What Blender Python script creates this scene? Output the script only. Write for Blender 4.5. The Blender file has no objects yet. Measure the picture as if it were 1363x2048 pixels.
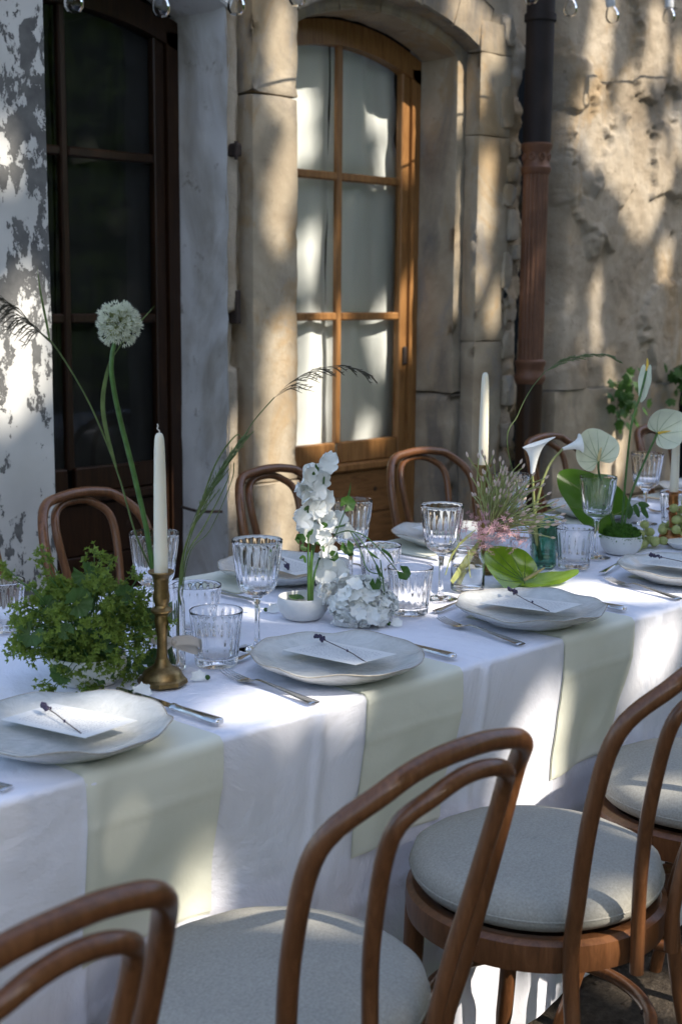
import bpy, math, random
from mathutils import Vector, Matrix, noise
random.seed(7)
R = math.radians
SC = bpy.context.scene
COL = SC.collection

# ------------------------------------------------------------------ camera
CAM = Vector((0.0, 0.0, 1.35))
FPX, CX, CY = 2700.0, 681.5, 1024.0           # focal length and centre, in pixels of the photograph
PITCH, ROLL = math.atan(434 / 2700.0), 0.008
_h = Vector((1, 1, 0)).normalized()
_f = _h * math.cos(PITCH) - Vector((0, 0, 1)) * math.sin(PITCH)
_r = Vector((1, -1, 0)).normalized()
_u = _r.cross(_f)
FW = _f
RT = _r * math.cos(ROLL) + _u * math.sin(ROLL)
UP = _u * math.cos(ROLL) - _r * math.sin(ROLL)
cd = bpy.data.cameras.new('camera')
cam = bpy.data.objects.new('camera', cd)
COL.objects.link(cam)
cam.matrix_world = Matrix(((RT.x, UP.x, -FW.x, CAM.x), (RT.y, UP.y, -FW.y, CAM.y), (RT.z, UP.z, -FW.z, CAM.z), (0, 0, 0, 1)))
cd.sensor_fit = 'HORIZONTAL'
cd.sensor_width = 24.0
cd.lens = FPX / 1363.0 * 24.0
cd.clip_start = 0.05
cd.clip_end = 1000
cd.dof.use_dof = True
cd.dof.focus_distance = 2.42
cd.dof.aperture_fstop = 6.3
SC.camera = cam

# ------------------------------------------------------------------ sky, sun, exposure
SUN_AZ, SUN_EL = R(10), R(40)                 # azimuth measured from the wall's normal towards the far end of the table
SUN = Vector((math.sin(SUN_AZ) * math.cos(SUN_EL), -math.cos(SUN_AZ) * math.cos(SUN_EL), math.sin(SUN_EL)))
w = bpy.data.worlds.new('World')
SC.world = w
w.use_nodes = True
nt = w.node_tree
sky = nt.nodes.new('ShaderNodeTexSky')
sky.sky_type = 'NISHITA'
sky.sun_disc = False
sky.sun_elevation = SUN_EL
sky.sun_rotation = math.atan2(SUN.x, SUN.y)
sky.air_density = 1.0
sky.dust_density = 2.5
sky.ozone_density = 1.0
nt.links.new(sky.outputs[0], nt.nodes['Background'].inputs[0])
nt.nodes['Background'].inputs[1].default_value = 0.15
sl = bpy.data.lights.new('sun', 'SUN')
sl.energy = 3.0
sl.angle = R(0.53)
sl.color = (1.0, 0.91, 0.78)
so = bpy.data.objects.new('sun', sl)
COL.objects.link(so)
so.rotation_euler = SUN.to_track_quat('Z', 'Y').to_euler()
SC.view_settings.view_transform = 'Standard'
SC.view_settings.look = 'None'
SC.view_settings.gamma = 1.0
SC.view_settings.exposure = 1.36
SC.render.engine = 'CYCLES'
cy = SC.cycles
cy.use_denoising = True
cy.max_bounces = 14
cy.transmission_bounces = 12
cy.transparent_max_bounces = 12
cy.diffuse_bounces = 4
cy.glossy_bounces = 5
cy.sample_clamp_indirect = 6.0
cy.blur_glossy = 0.5


def ray(px, py):
    return (FW + RT * ((px - CX) / FPX) - UP * ((py - CY) / FPX))


def at(px, py, z):
    """photograph pixel -> point on the level plane z"""
    d = ray(px, py)
    return CAM + d * ((z - CAM.z) / d.z)


def aty(px, py, y):
    """photograph pixel -> point on the upright plane at distance y, parallel to the wall"""
    d = ray(px, py)
    return CAM + d * (y / d.y)


# ------------------------------------------------------------------ mesh helpers
def cat(pts, n=8, closed=False):
    """Catmull-Rom through pts (any dimension as tuples)"""
    P = [tuple(p) for p in pts]
    out = []
    m = len(P)
    segs = m if closed else m - 1
    for i in range(segs):
        if closed:
            p0, p1, p2, p3 = P[(i - 1) % m], P[i], P[(i + 1) % m], P[(i + 2) % m]
        else:
            p1, p2 = P[i], P[i + 1]
            p0 = P[i - 1] if i else tuple(2 * a - b for a, b in zip(p1, p2))
            p3 = P[i + 2] if i + 2 < m else tuple(2 * a - b for a, b in zip(p2, p1))
        for k in range(n):
            t = k / n
            out.append(tuple(.5 * (2 * b + (c - a) * t + (2 * a - 5 * b + 4 * c - d) * t * t + (3 * b - a - 3 * c + d) * t ** 3)
                             for a, b, c, d in zip(p0, p1, p2, p3)))
    if not closed:
        out.append(P[-1])
    return out


def wloc(o):
    v = Vector((0, 0, 0))
    while o is not None:
        v += o.location
        o = o.parent
    return v


class MB:
    def __init__(s):
        s.v, s.f, s.m = [], [], []

    def add(s, vs, fs, mi=0):
        b = len(s.v)
        s.v.extend(tuple(v) for v in vs)
        s.f.extend(tuple(i + b for i in f) for f in fs)
        s.m.extend([mi] * len(fs))
        return s

    def box(s, x0, x1, y0, y1, z0, z1, M=None, mi=0, bev=0.0):
        if bev > 0:
            b = bev
            vs, fs = [], []
            # chamfered box: each face inset
            X, Y, Z = (x0, x1), (y0, y1), (z0, z1)
            idx = {}
            for i in (0, 1):
                for j in (0, 1):
                    for k in (0, 1):
                        dx, dy, dz = (b if i == 0 else -b), (b if j == 0 else -b), (b if k == 0 else -b)
                        for ax, p in (('x', (X[i], Y[j] + dy, Z[k] + dz)), ('y', (X[i] + dx, Y[j], Z[k] + dz)), ('z', (X[i] + dx, Y[j] + dy, Z[k]))):
                            idx[(ax, i, j, k)] = len(vs)
                            vs.append(p)
            q = idx
            for i in (0, 1):
                c = [q[('x', i, 0, 0)], q[('x', i, 1, 0)], q[('x', i, 1, 1)], q[('x', i, 0, 1)]]
                fs.append(c if i else c[::-1])
                c = [q[('y', 0, i, 0)], q[('y', 0, i, 1)], q[('y', 1, i, 1)], q[('y', 1, i, 0)]]
                fs.append(c if i else c[::-1])
                c = [q[('z', 0, 0, i)], q[('z', 1, 0, i)], q[('z', 1, 1, i)], q[('z', 0, 1, i)]]
                fs.append(c if i else c[::-1])
            for i in (0, 1):
                for j in (0, 1):
                    c = [q[('x', i, j, 0)], q[('x', i, j, 1)], q[('y', i, j, 1)], q[('y', i, j, 0)]]
                    fs.append(c if i == j else c[::-1])
                    c = [q[('x', i, 0, j)], q[('z', i, 0, j)], q[('z', i, 1, j)], q[('x', i, 1, j)]]
                    fs.append(c if i == j else c[::-1])
                    c = [q[('y', 0, i, j)], q[('y', 1, i, j)], q[('z', 1, i, j)], q[('z', 0, i, j)]]
                    fs.append(c if i == j else c[::-1])
                    for k in (0, 1):
                        c = [q[('x', i, j, k)], q[('y', i, j, k)], q[('z', i, j, k)]]
                        fs.append(c if (i + j + k) % 2 else c[::-1])
        else:
            vs = [(x, y, z) for z in (z0, z1) for y in (y0, y1) for x in (x0, x1)]
            fs = [(0, 2, 3, 1), (4, 5, 7, 6), (0, 1, 5, 4), (2, 6, 7, 3), (0, 4, 6, 2), (1, 3, 7, 5)]
        if M is not None:
            vs = [M @ Vector(v) for v in vs]
        return s.add(vs, fs, mi)

    def tube(s, pts, rad, seg=8, caps=True, closed=False, flat=1.0, mi=0):
        P = [Vector(p) for p in pts]
        n = len(P)
        rr = rad if isinstance(rad, (list, tuple)) else [rad] * n
        T = []
        for i in range(n):
            if closed:
                d = P[(i + 1) % n] - P[i - 1]
            else:
                d = P[min(i + 1, n - 1)] - P[max(i - 1, 0)]
            T.append(d.normalized() if d.length > 1e-9 else Vector((0, 0, 1)))
        a = Vector((0, 0, 1)) if abs(T[0].z) < .9 else Vector((1, 0, 0))
        N = (a - T[0] * a.dot(T[0])).normalized()
        vs = []
        for i in range(n):
            N = N - T[i] * N.dot(T[i])
            N = N.normalized() if N.length > 1e-6 else Vector((1, 0, 0))
            B = T[i].cross(N)
            for k in range(seg):
                t = 2 * math.pi * k / seg
                vs.append(P[i] + N * (math.cos(t) * rr[i]) + B * (math.sin(t) * rr[i] * flat))
        fs = []
        rings = n if closed else n - 1
        for i in range(rings):
            j = (i + 1) % n
            for k in range(seg):
                k2 = (k + 1) % seg
                fs.append((i * seg + k, i * seg + k2, j * seg + k2, j * seg + k))
        if caps and not closed:
            fs.append(tuple(range(seg))[::-1])
            fs.append(tuple((n - 1) * seg + k for k in range(seg)))
        return s.add(vs, fs, mi)

    def lathe(s, prof, seg=32, c=(0, 0, 0), mod=None, closed=False, mi=0):
        """prof: list of (r, z); mod(theta, i) -> (radius factor, dz)"""
        vs, fs = [], []
        n = len(prof)
        for i, (r, z) in enumerate(prof):
            for k in range(seg):
                t = 2 * math.pi * k / seg
                fr, dz = mod(t, i) if mod else (1.0, 0.0)
                vs.append((c[0] + r * fr * math.cos(t), c[1] + r * fr * math.sin(t), c[2] + z + dz))
        for i in range(n if closed else n - 1):
            j = (i + 1) % n
            for k in range(seg):
                k2 = (k + 1) % seg
                fs.append((i * seg + k, i * seg + k2, j * seg + k2, j * seg + k))
        if not closed:
            if prof[0][0] > 1e-6:
                fs.append(tuple(range(seg))[::-1])
            if prof[-1][0] > 1e-6:
                fs.append(tuple((n - 1) * seg + k for k in range(seg)))
        return s.add(vs, fs, mi)

    def grid(s, fn, nu, nv, mi=0, flip=False):
        vs = [fn(i / nu, j / nv) for j in range(nv + 1) for i in range(nu + 1)]
        fs = []
        for j in range(nv):
            for i in range(nu):
                a = j * (nu + 1) + i
                q = (a, a + 1, a + nu + 2, a + nu + 1)
                fs.append(q[::-1] if flip else q)
        return s.add(vs, fs, mi)

    def ball(s, c, r, seg=10, rings=7, sz=1.0, mi=0, rx=None):
        prof = [(r * math.sin(math.pi * i / rings), -r * sz * math.cos(math.pi * i / rings)) for i in range(rings + 1)]
        prof[0] = (r * .02, prof[0][1])
        prof[-1] = (r * .02, prof[-1][1])
        return s.lathe(prof, seg, c, mi=mi)

    def build(s, name, mat, parent=None, world=False, smooth=True, angle=38, loc=None):
        me = bpy.data.meshes.new(name)
        vs = s.v
        if world and parent is not None:
            o = wloc(parent)
            vs = [(a - o.x, b - o.y, c - o.z) for a, b, c in vs]
        me.from_pydata(vs, [], s.f)
        mats = mat if isinstance(mat, (list, tuple)) else [mat]
        for m in mats:
            me.materials.append(m)
        if len(mats) > 1:
            me.polygons.foreach_set('material_index', s.m)
        if smooth:
            me.polygons.foreach_set('use_smooth', [True] * len(me.polygons))
            if angle < 180:
                me.set_sharp_from_angle(angle=R(angle))
        me.update()
        o = bpy.data.objects.new(name, me)
        COL.objects.link(o)
        if parent is not None:
            o.parent = parent
        if loc is not None:
            o.location = loc
        return o


def tag(o, label=None, cat_=None, group=None, kind=None):
    if label:
        o['label'] = label
    if cat_:
        o['category'] = cat_
    if group:
        o['group'] = group
    if kind:
        o['kind'] = kind
    return o


def emp(name, loc, label, cat_, group=None, rz=0.0):
    o = bpy.data.objects.new(name, None)
    o.empty_display_size = .05
    COL.objects.link(o)
    o.location = loc
    o.rotation_euler = (0, 0, rz)
    return tag(o, label, cat_, group)


def copy_tree(o, parent=None):
    c = o.copy()
    COL.objects.link(c)
    c.parent = parent
    for ch in list(o.children):
        copy_tree(ch, c)
    return c


def fbm(x, y, z, o=4):
    return noise.fractal(Vector((x, y, z)), 1.0, 2.0, o)


# ------------------------------------------------------------------ materials
def srgb(r, g, b):
    return tuple((c / 255 / 12.92 if c / 255 <= .04045 else ((c / 255 + .055) / 1.055) ** 2.4) for c in (r, g, b)) + (1,)


class NT:
    def __init__(s, name):
        s.m = bpy.data.materials.new(name)
        s.m.use_nodes = True
        s.t = s.m.node_tree
        s.b = s.t.nodes['Principled BSDF']
        s.out = s.t.nodes['Material Output']
        s.co = None

    def n(s, typ, **kw):
        nd = s.t.nodes.new('ShaderNode' + typ)
        for k, v in kw.items():
            setattr(nd, k, v)
        return nd

    def l(s, a, b):
        s.t.links.new(a, b)

    def coord(s, scale=(1, 1, 1)):
        if s.co is None:
            s.co = s.n('TexCoord').outputs['Object']
        if scale == (1, 1, 1):
            return s.co
        mp = s.n('Mapping')
        mp.inputs['Scale'].default_value = scale
        s.l(s.co, mp.inputs[0])
        return mp.outputs[0]

    def noise(s, scale, detail=4, rough=.55, dist=0.0, stretch=(1, 1, 1)):
        nd = s.n('TexNoise')
        nd.inputs['Scale'].default_value = scale
        nd.inputs['Detail'].default_value = detail
        nd.inputs['Roughness'].default_value = rough
        nd.inputs['Distortion'].default_value = dist
        s.l(s.coord(stretch), nd.inputs['Vector'])
        return nd.outputs['Fac']

    def ramp(s, fac, stops):
        nd = s.n('ValToRGB')
        e = nd.color_ramp.elements
        while len(e) < len(stops):
            e.new(.5)
        for i, (p, c) in enumerate(stops):
            e[i].position = p
            e[i].color = c if len(c) == 4 else tuple(c) + (1,)
        s.l(fac, nd.inputs[0])
        return nd.outputs[0]

    def mix(s, fac, a, b, mode='MIX'):
        nd = s.n('MixRGB', blend_type=mode)
        for sock, v in ((nd.inputs[0], fac), (nd.inputs[1], a), (nd.inputs[2], b)):
            if hasattr(v, 'links'):
                s.l(v, sock)
            elif isinstance(v, (int, float)):
                sock.default_value = v
            else:
                sock.default_value = v if len(v) == 4 else tuple(v) + (1,)
        return nd.outputs[0]

    def bump(s, h, strength=.3, dist=.01, prev=None):
        nd = s.n('Bump')
        nd.inputs['Strength'].default_value = strength
        nd.inputs['Distance'].default_value = dist
        s.l(h, nd.inputs['Height'])
        if prev is not None:
            s.l(prev, nd.inputs['Normal'])
        return nd.outputs[0]

    def fin(s, col=None, rough=.6, nrm=None, metal=0, spec=.5, **kw):
        b = s.b
        if col is not None:
            if hasattr(col, 'links'):
                s.l(col, b.inputs['Base Color'])
            else:
                b.inputs['Base Color'].default_value = col if len(col) == 4 else tuple(col) + (1,)
        if hasattr(rough, 'links'):
            s.l(rough, b.inputs['Roughness'])
        else:
            b.inputs['Roughness'].default_value = rough
        b.inputs['Metallic'].default_value = metal
        b.inputs['Specular IOR Level'].default_value = spec
        for k, v in kw.items():
            b.inputs[k.replace('_', ' ')].default_value = v
        if nrm is not None:
            s.l(nrm, b.inputs['Normal'])
        return s.m

    def translucent(s, amount, col):
        tr = s.n('BsdfTranslucent')
        if hasattr(col, 'links'):
            s.l(col, tr.inputs[0])
        else:
            tr.inputs[0].default_value = col if len(col) == 4 else tuple(col) + (1,)
        mx = s.n('MixShader')
        mx.inputs[0].default_value = amount
        s.l(s.b.outputs[0], mx.inputs[1])
        s.l(tr.outputs[0], mx.inputs[2])
        s.l(mx.outputs[0], s.out.inputs[0])
        return s.m


def m_simple(name, c, rough=.6, var=.15, scale=20, bump=0, bscale=80, metal=0, spec=.5, dist=.003, stretch=(1, 1, 1), **kw):
    t = NT(name)
    f = t.noise(scale, 5, .6, stretch=stretch)
    dark = tuple(x * (1 - var) for x in c[:3])
    lite = tuple(min(1, x * (1 + var)) for x in c[:3])
    col = t.ramp(f, [(.3, dark), (.7, lite)])
    nr = t.bump(t.noise(bscale, 4, .6, stretch=stretch), bump, dist) if bump else None
    return t.fin(col, rough, nr, metal, spec, **kw)


def m_leaf(name, c, rough=.45, amount=.3, scale=60, var=.3):
    t = NT(name)
    f = t.noise(scale, 3)
    col = t.ramp(f, [(.3, tuple(x * (1 - var) for x in c)), (.7, tuple(x * (1 + var) for x in c))])
    t.fin(col, rough, None, 0, .4)
    return t.translucent(amount, tuple(min(.95, x * 1.5) for x in c))


M = {}


def mats():
    # bentwood
    t = NT('bentwood')
    f = t.noise(16, 8, .72, .8, (6, 6, .7))
    f2 = t.noise(5, 3)
    c = t.ramp(f, [(.25, (.070, .027, .010)), (.55, (.165, .068, .027)), (.8, (.26, .118, .052))])
    c = t.mix(f2, c, srgb(96, 56, 38), 'MULTIPLY') if False else c
    M['wood'] = t.fin(c, .28, t.bump(f, .10, .002), 0, .5)
    # tablecloth
    t = NT('white_cloth')
    f = t.noise(3, 4)
    wv = t.n('TexWave', wave_type='BANDS', bands_direction='X')
    wv.inputs['Scale'].default_value = 420
    t.l(t.coord(), wv.inputs[0])
    big = t.noise(9, 5, .55, .4)
    nr = t.bump(wv.outputs['Fac'], .05, .0006)
    nr = t.bump(big, .45, .014, nr)
    nr = t.bump(t.noise(4.5, 6, .6, 1.6, (1.0, 1.0, .6)), .35, .03, nr)
    M['cloth'] = t.fin(t.ramp(f, [(.3, (.78, .79, .87)), (.7, (.82, .83, .90))]), .85, nr, 0, .2)
    t = NT('sage_napkin')
    f = t.noise(6, 4)
    wv = t.noise(900, 2)
    M['napkin'] = t.fin(t.ramp(f, [(.3, (.70, .71, .60)), (.7, (.76, .765, .66))]), .9, t.bump(t.noise(7, 5, .55, .8), .25, .012, t.bump(wv, .12, .0008)), 0, .2)
    # grey cushions
    t = NT('grey_felt')
    f = t.noise(260, 5, .7)
    f2 = t.noise(7, 3)
    c = t.mix(.45, t.ramp(f, [(.35, (.25, .24, .21)), (.65, (.44, .425, .375))]), t.ramp(f2, [(.3, (.29, .28, .245)), (.7, (.38, .365, .32))]))
    M['felt'] = t.fin(c, .95, t.bump(f, .35, .0015), 0, .15)
    # plates
    t = NT('ivory_glaze')
    f = t.noise(26, 6, .7, 1.5)
    M['plate'] = t.fin(t.ramp(f, [(.3, (.47, .485, .47)), (.55, (.57, .58, .565)), (.75, (.64, .645, .63))]), .16,
                       t.bump(t.noise(16, 5, .62, 1.2), .4, .008), 0, .55)
    M['rim'] = m_simple('rim_glaze', (.34, .31, .26), .25, .3, 60)
    M['ceramic'] = m_simple('matt_white_ceramic', (.66, .66, .64), .55, .06, 40, .08, 200)
    M['silver'] = m_simple('silver', (.68, .66, .63), .17, .12, 30, metal=1)
    t = NT('old_brass')
    f = t.noise(45, 6, .7)
    M['brass'] = t.fin(t.ramp(f, [(.3, (.13, .085, .035)), (.6, (.27, .18, .075)), (.8, (.36, .25, .11))]), t.ramp(f, [(.3, (.5,) * 3), (.7, (.28,) * 3)]),
                       t.bump(f, .12, .002), .9)
    M['amber'] = m_simple('amber_copper', (.36, .15, .05), .25, .25, 40, metal=.7)
    # candle wax
    t = NT('candle_wax')
    t.fin((.74, .69, .56), .4, None, 0, .4, Subsurface_Weight=.35, Subsurface_Scale=.02)
    t.b.inputs['Subsurface Radius'].default_value = (1, .8, .5)
    M['wax'] = t.m
    M['wick'] = m_simple('wick', (.62, .58, .5), .9)
    # glass
    t = NT('clear_glass')
    t.fin((1, 1, 1), .0, None, 0, .5, Transmission_Weight=1.0, IOR=1.47)
    M['glass'] = t.m
    t = NT('green_glass')
    t.fin((.25, .52, .42), .05, None, 0, .5, Transmission_Weight=1.0, IOR=1.47)
    M['gglass'] = t.m
    t = NT('water')
    t.fin((.97, 1, .98), .0, None, 0, .5, Transmission_Weight=1.0, IOR=1.33)
    M['water'] = t.m
    # window glass: clear pane with fresnel reflection
    t = NT('window_glass')
    tr = t.n('BsdfTransparent')
    tr.inputs[0].default_value = (.98, .985, .98, 1)
    gl = t.n('BsdfGlossy')
    gl.inputs['Roughness'].default_value = .02
    fr = t.n('Fresnel')
    fr.inputs[0].default_value = 1.35
    mx = t.n('MixShader')
    t.l(fr.outputs[0], mx.inputs[0])
    t.l(tr.outputs[0], mx.inputs[1])
    t.l(gl.outputs[0], mx.inputs[2])
    t.l(mx.outputs[0], t.out.inputs[0])
    M['pane'] = t.m
    # paper, print
    t = NT('menu_card')
    uvn = t.n('TexCoord').outputs['Object']
    sep = t.n('SeparateXYZ')
    t.l(uvn, sep.inputs[0])
    # rows of fine print: bands across the card broken into words
    mm = t.n('Math', operation='FRACT')
    ml = t.n('Math', operation='MULTIPLY')
    ml.inputs[1].default_value = 150.0
    t.l(sep.outputs[1], ml.inputs[0])
    t.l(ml.outputs[0], mm.inputs[0])
    row = t.n('Math', operation='LESS_THAN')
    row.inputs[1].default_value = .30
    t.l(mm.outputs[0], row.inputs[0])
    words = t.noise(1, 3, .7, 0, (260, 75, 1))
    wd = t.n('Math', operation='GREATER_THAN')
    wd.inputs[1].default_value = .47
    t.l(words, wd.inputs[0])
    ax = t.n('Math', operation='ABSOLUTE')
    t.l(sep.outputs[0], ax.inputs[0])
    ins = t.n('Math', operation='LESS_THAN')
    ins.inputs[1].default_value = .034
    t.l(ax.outputs[0], ins.inputs[0])
    ay = t.n('Math', operation='ABSOLUTE')
    t.l(sep.outputs[1], ay.inputs[0])
    iny = t.n('Math', operation='LESS_THAN')
    iny.inputs[1].default_value = .066
    t.l(ay.outputs[0], iny.inputs[0])
    p1 = t.n('Math', operation='MULTIPLY')
    p2 = t.n('Math', operation='MULTIPLY')
    p3 = t.n('Math', operation='MULTIPLY')
    t.l(row.outputs[0], p1.inputs[0]); t.l(wd.outputs[0], p1.inputs[1])
    t.l(ins.outputs[0], p2.inputs[0]); t.l(iny.outputs[0], p2.inputs[1])
    t.l(p1.outputs[0], p3.inputs[0]); t.l(p2.outputs[0], p3.inputs[1])
    M['card'] = t.fin(t.mix(p3.outputs[0], (.72, .72, .70), (.40, .40, .41)), .8, None, 0, .2)
    # plants
    M['stem'] = m_leaf('stem_green', (.075, .16, .04), .4, .1)
    M['stem2'] = m_leaf('stem_pale', (.30, .33, .12), .45, .15)
    M['grass'] = m_leaf('grass_green', (.12, .17, .06), .5, .25)
    M['plume'] = m_leaf('grass_plume', (.07, .065, .045), .7, .2)
    M['leaf'] = m_leaf('leaf_green', (.05, .12, .025), .42, .3)
    M['mantle_leaf'] = m_leaf('mantle_leaf', (.055, .115, .03), .55, .3)
    M['mantle'] = m_leaf('mantle_flower', (.16, .225, .036), .6, .4, 90, .35)
    M['petal'] = m_leaf('white_petal', (.90, .91, .87), .6, .18, 40, .05)
    M['spathe'] = m_leaf('pale_spathe', (.70, .73, .53), .4, .2, 30, .12)
    M['spathe_vein'] = m_leaf('spathe_vein', (.36, .43, .26), .45, .25)
    M['spadix'] = m_simple('spadix', (.72, .60, .30), .6, .15, 90, .3, 300)
    M['yellow'] = m_simple('yellow_spadix', (.75, .48, .06), .6, .15, 90, .3, 300)
    M['tan_spadix'] = m_simple('tan_spadix', (.36, .30, .13), .6, .2, 90, .3, 300)
    t = NT('green_spathe')
    f = t.noise(22, 4)
    t.fin(t.ramp(f, [(.35, (.11, .23, .010)), (.7, (.25, .38, .035))]), .16, None, 0, .6)
    M['gspathe'] = t.translucent(.2, (.45, .6, .06))
    M['bigleaf'] = m_leaf('anthurium_leaf', (.075, .17, .014), .3, .3, 14, .25)
    M['pink'] = m_leaf('pink_floret', (.66, .38, .40), .6, .25, 60, .3)
    M['bud'] = m_leaf('pale_bud', (.60, .48, .40), .6, .2, 60, .25)
    M['allium'] = m_leaf('allium_white', (.62, .64, .52), .6, .3, 60, .12)
    M['moss'] = m_leaf('moss', (.06, .15, .012), .8, .2, 120, .45)
    M['grape'] = m_leaf('green_grape', (.46, .49, .20), .35, .35, 25, .2)
    M['lav'] = m_simple('dried_lavender', (.055, .045, .085), .9, .4, 200)
    M['lavstem'] = m_simple('lavender_stem', (.09, .065, .06), .8, .3, 100)
    M['ivy'] = m_leaf('ivy_leaf', (.055, .13, .025), .4, .35)
    M['tree_leaf'] = m_leaf('tree_leaf', (.06, .11, .025), .5, .3)
    M['bark'] = m_simple('bark', (.12, .09, .065), .95, .4, 8, .6, 20, stretch=(3, 3, .6))
    M['ribbon'] = m_leaf('silk_ribbon', (.66, .60, .54), .5, .3, 20, .05)
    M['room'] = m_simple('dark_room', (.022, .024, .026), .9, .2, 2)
    t = NT('voile_curtain')
    f = t.noise(5, 4, .5, 0, (1, 1, .25))
    t.fin(t.ramp(f, [(.3, (.74, .77, .75)), (.7, (.84, .86, .84))]), .9, None, 0, .1)
    M['curtain'] = t.translucent(.06, (.5, .54, .52))
    M['dark_interior_sheet'] = m_simple('dark_interior_sheet', (.026, .028, .030), .95, .2, 5)  # near-black sheet standing in for the unlit room behind the left door


mats()
# ------------------------------------------------------------------ masonry materials
def stone_mats():
    t = NT('dressed_stone')
    f = t.noise(3.2, 7, .62, .5)
    g = t.noise(30, 6, .7)
    st = t.noise(2.6, 6, .65, .8, (1.6, 1.6, .45))
    c = t.ramp(f, [(.28, (.25, .195, .135)), (.5, (.39, .325, .235)), (.72, (.50, .43, .33))])
    c = t.mix(t.ramp(st, [(.50, (0, 0, 0)), (.66, (.75,) * 3)]), c, (.14, .13, .12))
    c = t.mix(t.ramp(g, [(.60, (0, 0, 0)), (.75, (.6,) * 3)]), c, (.16, .125, .085))
    c = t.mix(t.ramp(t.noise(2.3, 8, .7, 1.0, (1, 1, .6)), [(.53, (0, 0, 0)), (.60, (.6,) * 3)]), c, (.36, .24, .115))
    c = t.mix(t.ramp(t.noise(3.7, 8, .72, .6, (1.3, 1.3, .5)), [(.55, (0, 0, 0)), (.63, (.65,) * 3)]), c, (.27, .255, .235))
    nr = t.bump(g, .5, .008)
    nr = t.bump(f, .4, .02, nr)
    M['stone'] = t.fin(c, .9, nr, 0, .2)
    t = NT('rough_plaster')
    f = t.noise(2.2, 8, .66, .4)
    g = t.noise(22, 7, .72)
    h = t.noise(75, 5, .7)
    c = t.ramp(f, [(.3, (.22, .175, .125)), (.46, (.35, .29, .215)), (.60, (.45, .385, .30)), (.75, (.52, .455, .365))])
    c = t.mix(t.ramp(g, [(.60, (0, 0, 0)), (.70, (.7,) * 3)]), c, (.14, .11, .075))
    st = t.noise(1.3, 5, .6, .3)
    c = t.mix(t.ramp(st, [(.56, (0, 0, 0)), (.68, (.6,) * 3)]), c, (.30, .295, .28))
    c = t.mix(t.ramp(t.noise(1.9, 7, .7, .9, (1, 1, .7)), [(.53, (0, 0, 0)), (.62, (.55,) * 3)]), c, (.34, .225, .105))
    nr = t.bump(t.noise(190, 4, .7), .5, .003)
    nr = t.bump(h, .6, .006, nr)
    nr = t.bump(g, .5, .014, nr)
    M['plaster'] = t.fin(c, .95, nr, 0, .15)
    t = NT('whitewash')
    f = t.noise(3.0, 7, .62, .6, (1, 1, .6))
    g = t.noise(40, 5, .7)
    c = t.ramp(f, [(.28, (.36, .32, .26)), (.40, (.56, .54, .50)), (.52, (.74, .74, .73)), (.75, (.80, .80, .80))])
    c = t.mix(t.ramp(t.noise(9, 7, .75), [(.58, (0, 0, 0)), (.66, (.8,) * 3)]), c, (.28, .245, .20))
    M['whitewash'] = t.fin(c, .9, t.bump(g, .3, .004, t.bump(f, .25, .02)), 0, .15)
    t = NT('peeling_paint')
    f = t.noise(12.5, 11, .70, .2, (1.5, 1.5, .85))
    f2 = t.noise(1.7, 3, .5, 0, (1, 1, 1))
    mp = t.n('Math', operation='MULTIPLY_ADD')
    mp.inputs[1].default_value = .45
    t.l(f2, mp.inputs[0])
    t.l(f, mp.inputs[2])
    mask = t.ramp(mp.outputs[0], [(.752, (0, 0, 0)), (.760, (1, 1, 1))])
    grey = t.ramp(t.noise(25, 5), [(.3, (.10, .10, .10)), (.7, (.17, .17, .165))])
    white = t.ramp(t.noise(4, 5), [(.3, (.50, .50, .48)), (.7, (.62, .62, .60))])
    c = t.mix(mask, white, grey)
    inv = t.n('Invert')
    t.l(mask, inv.inputs[1])
    M['peel'] = t.fin(c, .85, t.bump(inv.outputs[0], .6, .004, t.bump(t.noise(60, 5), .2, .003)), 0, .2)
    t = NT('oiled_door_wood')
    f = t.noise(7, 7, .68, 1.2, (9, 9, .7))
    c = t.ramp(f, [(.3, (.16, .068, .020)), (.55, (.30, .145, .048)), (.75, (.40, .205, .075))])
    M['door_wood'] = t.fin(c, .42, t.bump(f, .15, .003), 0, .4)
    t = NT('door_board_wood')
    f = t.noise(7, 7, .68, 1.5, (.9, 9, 9))
    c = t.ramp(f, [(.3, (.12, .05, .015)), (.55, (.23, .11, .038)), (.75, (.30, .155, .06))])
    M['board'] = t.fin(c, .45, t.bump(f, .15, .003), 0, .4)
    t = NT('dark_door_wood')  # dark brown, with the shade of the left door's recess deepened into it
    f = t.noise(7, 7, .68, 1.2, (9, 9, .7))
    c = t.ramp(f, [(.3, (.013, .005, .002)), (.55, (.032, .013, .005)), (.75, (.055, .025, .009))])
    M['dark_wood'] = t.fin(c, .4, t.bump(f, .15, .003), 0, .4)
    M['iron'] = m_simple('rusty_iron', (.035, .022, .016), .8, .5, 40, .4, 90)
    M['knot'] = m_simple('wood_knot', (.035, .016, .008), .6, .4, 60)
    M['pipe_dark'] = m_simple('dark_pipe', (.016, .010, .009), .7, .35, 14, .1, 60, metal=.2)
    t = NT('cast_iron_pipe_red')
    f = t.noise(8, 6, .65)
    M['pipe_red'] = t.fin(t.ramp(f, [(.3, (.08, .034, .018)), (.55, (.16, .072, .038)), (.75, (.235, .115, .065))]), .55, t.bump(t.noise(60, 4), .12, .003), .15)
    t = NT('earth')
    f = t.noise(2.4, 8, .65)
    g = t.noise(38, 7, .75)
    c = t.ramp(g, [(.3, (.04, .031, .023)), (.5, (.105, .082, .061)), (.7, (.19, .155, .12))])
    c = t.mix(t.ramp(f, [(.4, (0, 0, 0)), (.65, (.6,) * 3)]), c, (.10, .085, .068))
    M['earth'] = t.fin(c, .95, t.bump(g, .9, .03), 0, .2)
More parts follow.
